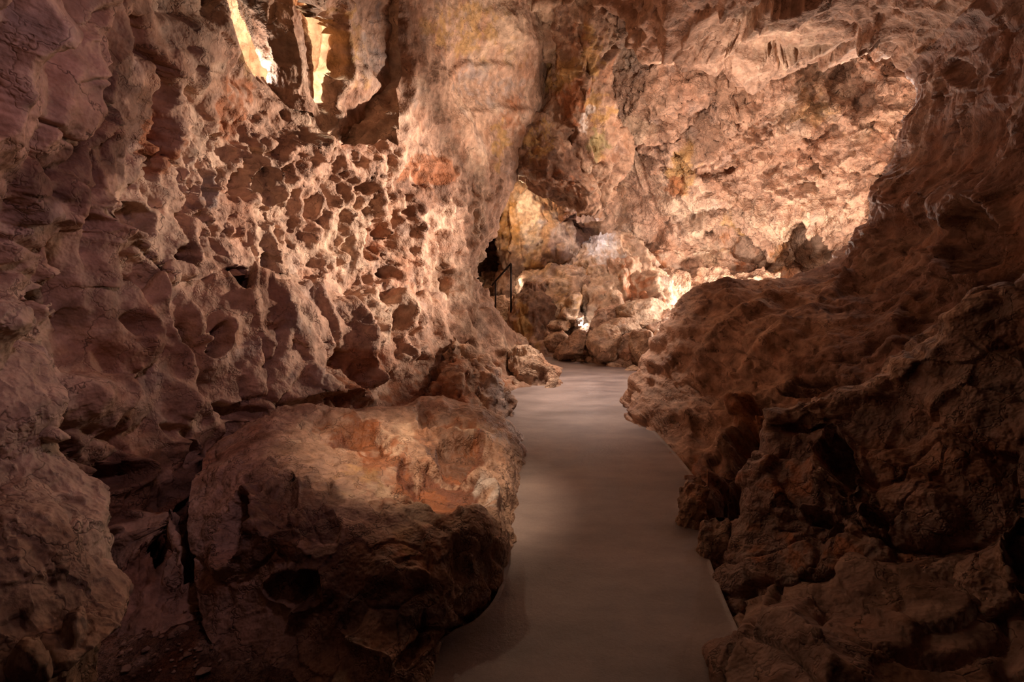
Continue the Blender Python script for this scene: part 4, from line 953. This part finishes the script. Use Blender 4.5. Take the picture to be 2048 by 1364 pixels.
# ================================================================== RUBBLE AT THE FAR SIDE OF THE PATH
rub = [ # px, py, Y, half width px, half height px, seed, base, label
 (1385, 690, 8.6, 60, 44, 5, 'cream', 'pale cracked boulder nearest the right wall in the far rubble'),
 (1215, 697, 8.9, 44, 38, 2, 'cream', 'upright pale split boulder at the far edge of the path'),
 (1292, 708, 8.5, 48, 36, 3, 'cream', 'pale purple-flecked boulder at the right end of the path edge'),
 (1255, 700, 8.9, 40, 36, 8, 'pink', 'pink boulder wedged between the two pale ones at the path edge'),
 (1150, 700, 9.3, 50, 30, 6, 'tan', 'brown jagged rock mass left of the upright split boulder'),
 (1105, 688, 9.8, 34, 22, 7, 'tan', 'small brown rock at the left end of the rubble'),
 (1290, 640, 9.8, 66, 36, 9, 'cream', 'big smooth tan boulder on top of the far rubble'),
 (1215, 650, 9.9, 50, 34, 10, 'pink', 'tan angular boulder left of the big smooth one'),
 (1345, 655, 9.4, 50, 40, 11, 'pink', 'pink boulder just left of the bright lamp gap'),
 (1180, 668, 9.7, 36, 24, 12, 'tan', 'brown boulder under the little dark cave'),
 (1110, 652, 10.0, 24, 16, 13, 'cream', 'small lamp-lit round rock in the hollow of the pale rock'),
 (1158, 640, 9.9, 14, 16, 14, 'white', 'small white pointed stone at the mouth of the dark cave'),
 (1240, 628, 10.3, 34, 24, 15, 'cream', 'pale wedge rock left of the orange stained boulder'),
 (1320, 628, 10.4, 40, 22, 16, 'tan', 'orange-brown boulder behind the big smooth one'),
 (1335, 700, 8.6, 40, 30, 17, 'pink', 'pink slab behind the purple-flecked boulder'),
 (1250, 668, 9.4, 46, 26, 18, 'cream', 'long pale slab across the middle of the far rubble'),
 (1395, 640, 9.2, 40, 40, 19, 'tan', 'brown boulder half behind the right wall foot'),
]
for (px, py, Y, hx, hy, sd, base, lab) in rub:
    c = W(px, py, Y); s = (hx*Y/F*1.05, hx*Y/F*.8, hy*Y/F*1.15)
    P, shp = angular_rock(c, s, sd, rotz=sd*.7, n=56, planes=11, rough=.035)
    x, y = proj(P)
    cc = colour(P, x, y, base=base, rust=.45, brown=.4, seed=sd, sc=1.5)
    o = grid_mesh('boulder', P, shp, cc, ROCKF, wrap=True, flip=True)
    tag(o, lab, 'boulder', 'boulders across the path bend')
# slope of broken rock they lie on
rs_ = [[W(x, py, y) for x, y in zip((960, 1050, 1120, 1200, 1290, 1400, 1560), ys)] for py, ys in (
 (540, [13, 12.6, 12, 11.8, 11.6, 11.4, 11]), (600, [12.6, 12, 11.4, 11.0, 10.8, 10.6, 10]), (650, [12.2, 11.4, 10.6, 10.1, 9.9, 9.7, 9]), (690, [11.8, 10.9, 9.8, 9.3, 9.0, 8.8, 8.2]),
 (712, [11, 10.4, 9.5, 8.95, 8.6, 8.4, 8]), (735, [10, 9.8, 9.3, 8.7, 8.4, 8.2, 7.8]), (770, [9.4, 9.4, 9.2, 8.6, 8.3, 8.1, 7.6]))]
M = Mass(net_surface(rs_, 3)).layers([('facet', 2.0, .16, (1, 1, 1), 101), ('facet', 5, .05, (1, 1, 1), 102), ('fbm', 5, .03, (1, 1, 1), 103)])
o = M.build('wall_rubble', ROCKF, base='tan', rust=.55, brown=.5, seed=31); tag(o, kind='structure')
# flat stones along the path's far edge
rnd = random.Random(4)
edge = [(1128, 716, 'flat stone'), (1146, 719, ''), (1163, 722, ''), (1180, 722, ''), (1110, 711, ''), (1095, 706, ''), (1080, 701, ''), (1066, 694, ''), (1052, 689, ''), (1036, 684, ''), (1200, 727, ''), (1228, 731, ''), (1262, 738, '')]
for i, (px, py, _) in enumerate(edge):
    c = G(px, py, .03); w = (10+rnd.random()*5)*c[1]/F
    P, shp = angular_rock(c, (w, w*.8, w*.5), 60+i, rotz=rnd.random()*3, n=20, planes=9)
    x, y = proj(P)
    o = grid_mesh('path_edge_stone', P, shp, colour(P, x, y, base='cream', rust=.3, brown=.4, seed=i, sc=2), ROCKF, wrap=True, flip=True)
    tag(o, 'small pale stone in the row along the far edge of the path', 'stone', 'stones along the far path edge')
c = G(1010, 664, .05)
P, shp = angular_rock(W(1010, 659, 9.0), (.07, .06, .05), 77, n=20, planes=9); x, y = proj(P)
o = grid_mesh('stone', P, shp, colour(P, x, y, base='white', rust=.1, brown=.1, sc=2), ROCKF, wrap=True, flip=True)
tag(o, 'single white stone on the crest of the left wall foot below the handrail', 'stone')

# ================================================================== FLOOR, PATH
gx = np.linspace(-4, 6, 300); gy = np.linspace(-1, 16, 420)
GX, GY = np.meshgrid(gx, gy)
C = np.stack([GX, GY, np.full_like(GX, -.06)], -1)
M = Mass(C, flip=False)
if M.N[:, 2].mean() < 0: M.N = -M.N; M.flip = not M.flip
M.layers([('fbm', 1.2, .03, (1, 1, 1), 111), ('fbm', 6, .012, (1, 1, 1), 112)])
o = M.build('floor', SOIL, base='brown', rust=.6, brown=.7, seed=41, sc=2); tag(o, kind='structure')
for v in (o,): pass
# the soil pocket at the left lies a little higher than the rest
left = [(800, 1480), (835, 1364), (858, 1300), (905, 1262), (955, 1236), (995, 1185), (1012, 1100), (1016, 1000), (1000, 930), (990, 860), (1000, 800), (1040, 772), (1060, 745), (1040, 715), (1010, 694), (975, 680), (940, 670)]
right = [(1560, 1480), (1525, 1364), (1485, 1280), (1450, 1200), (1420, 1120), (1400, 1050), (1400, 975), (1350, 905), (1300, 850), (1290, 810), (1300, 780), (1310, 762), (1268, 740), (1215, 730), (1165, 722), (1120, 712), (1060, 690)]
def dens(pts, n=12):
    A = np.array(pts, float); return catmull(A, np.linspace(0, len(A)-1, (len(A)-1)*n+1))
Lp, Rp = dens(left), dens(right)
rowsP = []
for a, b in zip(Lp, Rp):
    A, B = G(a[0], a[1], .02), G(b[0], b[1], .02)
    rowsP.append([A*(1-t)+B*t for t in np.linspace(0, 1, 40)])
C = np.array(rowsP)
C[..., 2] += .006*fbm(C.reshape(-1, 3)*1.3, 3).reshape(C.shape[:2])
top = C.reshape(-1, 3)
nv_, nu_ = C.shape[:2]
skirt = lambda e: np.stack([e, e-np.array([0, 0, .12])], 1)
ci = np.arange(nv_*nu_).reshape(nv_, nu_)
q = np.stack([ci[:-1, :-1], ci[:-1, 1:], ci[1:, 1:], ci[1:, :-1]], -1).reshape(-1, 4)
Vs = [top]; Q = [q]; n0 = len(top)
for col, fl in ((0, 1), (nu_-1, 0)):
    low = top[ci[:, col]]-np.array([0, 0, .12]); li = np.arange(nv_)+n0; n0 += nv_
    k = np.stack([ci[:-1, col], ci[1:, col], li[1:], li[:-1]], -1)
    Vs.append(low); Q.append(k[:, ::-1] if fl else k)
o = raw_mesh('path', np.concatenate(Vs), np.concatenate(Q), None, PATHM)
tag(o, kind='structure')

# loose stones lying on the earth at the lower left
rnd = random.Random(12)
big = [(355, 1265, 15), (375, 1310, 8), (400, 1300, 6), (430, 1275, 7), (310, 1270, 6), (250, 1340, 9), (330, 1195, 7), (385, 1180, 10), (405, 1345, 12), (560, 1235, 7), (640, 1210, 8), (480, 1250, 6), (290, 1300, 7)]
spots = big+[(rnd.uniform(230, 640), rnd.uniform(1180, 1355), rnd.uniform(2.5, 5)) for _ in range(95)]
for i, (px, py, r) in enumerate(spots):
    c = G(px, py, -.04); w = r*c[1]/F
    P, shp = angular_rock(c+np.array([0, 0, w*.15]), (w*1.2, w, w*.55), 200+i, rotz=rnd.random()*3, n=(18 if r > 6 else 9), planes=9)
    x, y = proj(P)
    o = grid_mesh('loose_stone', P, shp, colour(P, x, y, base='cream' if rnd.random() < .6 else 'tan', rust=.3, brown=.3, seed=i, sc=2), ROCK, wrap=True, flip=True)
    lab = 'small loose stone scattered on the dark earth at lower left'
    if i == 0: lab = 'largest pale loose stone in the middle of the dark earth at lower left'
    tag(o, lab, 'stone', None if i == 0 else 'loose stones on the dark earth')

# ================================================================== HANDRAIL
def tube(name, pts, r, mat, parent, n=12):
    bmv, faces = [], []
    for i, p in enumerate(pts):
        a = pts[max(i-1, 0)]; b = pts[min(i+1, len(pts)-1)]
        d = (b-a)/np.linalg.norm(b-a)
        u = np.cross(d, [0, 1, .1]); u /= np.linalg.norm(u); v = np.cross(d, u)
        for k in range(n):
            t = 2*math.pi*k/n; bmv.append(p+r*(math.cos(t)*u+math.sin(t)*v))
    for i in range(len(pts)-1):
        for k in range(n):
            faces.append((i*n+k, i*n+(k+1) % n, (i+1)*n+(k+1) % n, (i+1)*n+k))
    faces.append(tuple(range(n))[::-1]); faces.append(tuple(range((len(pts)-1)*n, len(pts)*n)))
    me = bpy.data.meshes.new(name); me.from_pydata([tuple(v) for v in bmv], [], faces); me.update()
    for p in me.polygons: p.use_smooth = len(p.vertices) == 4
    me.materials.append(mat)
    o = bpy.data.objects.new(name, me); bpy.context.scene.collection.objects.link(o); o.parent = parent
    return o
hr = bpy.data.objects.new('handrail', None); bpy.context.scene.collection.objects.link(hr)
tag(hr, 'dark iron handrail with two posts by the steps into the dark passage', 'handrail')
A0, A1 = W(991, 562, 10.5), W(991, 640, 10.5)
B0, B1 = W(1022, 527, 10.2), W(1022, 625, 10.2)
tube('rail', [W(984, 571, 10.6), A0*.9+W(984, 571, 10.6)*.1, A0, A0*.5+B0*.5, B0], .020, IRON, hr)
tube('post', [A0, A0*.5+A1*.5, A1], .018, IRON, hr)
tube('post', [B0, B0*.5+B1*.5, B1], .020, IRON, hr)
# rocky landing the posts stand on, with steps up to the passage
rs_ = [[W(x, py, y) for x, y in zip((900, 945, 975, 1000, 1025, 1040), ys)] for py, ys in (
 (592, [12, 11.8, 11.5, 11.2, 11.2, 11.4]), (604, [11.6, 11.4, 11.0, 10.8, 10.8, 11]), (630, [11.2, 11, 10.7, 10.5, 10.5, 10.7]), (650, [10.8, 10.6, 10.4, 10.3, 10.3, 10.5]), (668, [10.6, 10.4, 10.3, 10.2, 10.2, 10.4]), (700, [10, 10, 10, 10, 10, 10]))]
M = Mass(net_surface(rs_, 3)).layers([('facet', 2.6, .08, (1, 1, 1), 121), ('fbm', 6, .03, (1, 1, 1), 122)])
o = M.build('wall_passage', ROCKF, base='tan', rust=.5, brown=.6, seed=51); tag(o, kind='structure')
# ================================================================== LIGHT
S = bpy.context.scene
def lamp(kind, px, py, Y, power, col, size=.1, aim=None, spot=None, blend=.6):
    d = bpy.data.lights.new('lamp', kind); d.energy = power; d.color = col
    if kind == 'AREA': d.size = size
    else: d.shadow_soft_size = size
    if spot: d.spot_size = math.radians(spot); d.spot_blend = blend
    o = bpy.data.objects.new('lamp_or_fill', d); S.collection.objects.link(o)
    p = W(px, py, Y); o.location = p
    if aim is not None:
        from mathutils import Vector
        v = Vector(W(*aim)-p); o.rotation_euler = v.to_track_quat('-Z', 'Y').to_euler()
    return o
WARM = (1.0, .78, .60); PINK = (1.0, .79, .64); GOLD = (1.0, .72, .42); COOL = (.85, .85, 1.0); WHITE = (1, .88, .78)
# far chamber
lamp('POINT', 1104, 648, 9.95, 12, GOLD, .05)
lamp('POINT', 1030, 565, 11.0, 4, WARM, .05)  # added to brighten the rock behind the handrail
lamp('POINT', 1166, 648, 9.75, 5, WHITE, .04)
lamp('POINT', 1366, 628, 8.6, 26, WHITE, .05)
lamp('POINT', 1480, 580, 9.8, 160, WHITE, .06)
lamp('POINT', 1570, 565, 9.6, 140, WARM, .08)
lamp('POINT', 1028, 372, 10.7, 30, GOLD, .04)
lamp('POINT', 1392, 432, 11.3, 5, WHITE, .04)
lamp('POINT', 1190, 455, 10.9, 5, COOL, .05)
lamp('POINT', 1840, 330, 8.5, 45, WARM, .06)
lamp('POINT', 1760, 200, 7.6, 22, WHITE, .06)
lamp('AREA', 1330, 200, 8.0, 50, PINK, .25, aim=(1400, 480, 12))  # added soft fill on the back wall, no lamp stands here
# lit opening top left
lamp('POINT', 500, 160, 4.8, 16, WHITE, .04)
lamp('POINT', 622, 70, 5.6, 42, (1, .8, .55), .05)
lamp('POINT', 690, -60, 5.4, 14, GOLD, .05)
# added spots, no fixtures there, brightening walls, vault, boulder and path
lamp('SPOT', 1480, 400, 7.2, 1750, PINK, .10, aim=(770, 420, 5.8), spot=50, blend=1)
lamp('SPOT', 900, -420, 1.6, 24, (1, .60, .72), .12, aim=(330, 680, 3.2), spot=95, blend=1)  # added purple fill for the dim left foreground
lamp('SPOT', 1130, 330, 7.0, 150, WARM, .20, aim=(960, 130, 8), spot=95, blend=1)
lamp('SPOT', 1400, 430, 6.4, 190, PINK, .06, aim=(1510, 70, 6.9), spot=52, blend=1)
lamp('SPOT', 930, -190, 2.8, 270, (1, .72, .48), .05, aim=(850, 965, 3.2), spot=38, blend=1)
lamp('SPOT', 1190, 250, 7.4, 420, PINK, .30, aim=(1160, 790, 6.6), spot=62, blend=1)

w = bpy.data.worlds.new('World'); S.world = w; w.use_nodes = True
w.node_tree.nodes['Background'].inputs['Color'].default_value = (1, .50, .66, 1)
w.node_tree.nodes['Background'].inputs['Strength'].default_value = .002

# ================================================================== CAMERA
cd = bpy.data.cameras.new('camera'); co = bpy.data.objects.new('camera', cd); S.collection.objects.link(co)
cd.sensor_width = 36; cd.lens = F/2048*36
co.location = CAM; co.rotation_euler = (math.pi/2-TH, 0, 0)
cd.clip_start = .05
S.camera = co
S.view_settings.view_transform = 'Standard'; S.view_settings.look = 'None'
S.view_settings.gamma = 1; S.view_settings.exposure = .5

S.cycles.max_bounces = 5; S.cycles.diffuse_bounces = 2; S.cycles.glossy_bounces = 2
S.cycles.transmission_bounces = 0; S.cycles.volume_bounces = 0; S.cycles.transparent_max_bounces = 2
S.cycles.caustics_reflective = False; S.cycles.caustics_refractive = False
S.cycles.use_adaptive_sampling = True; S.cycles.adaptive_threshold = .045; S.cycles.adaptive_min_samples = 16
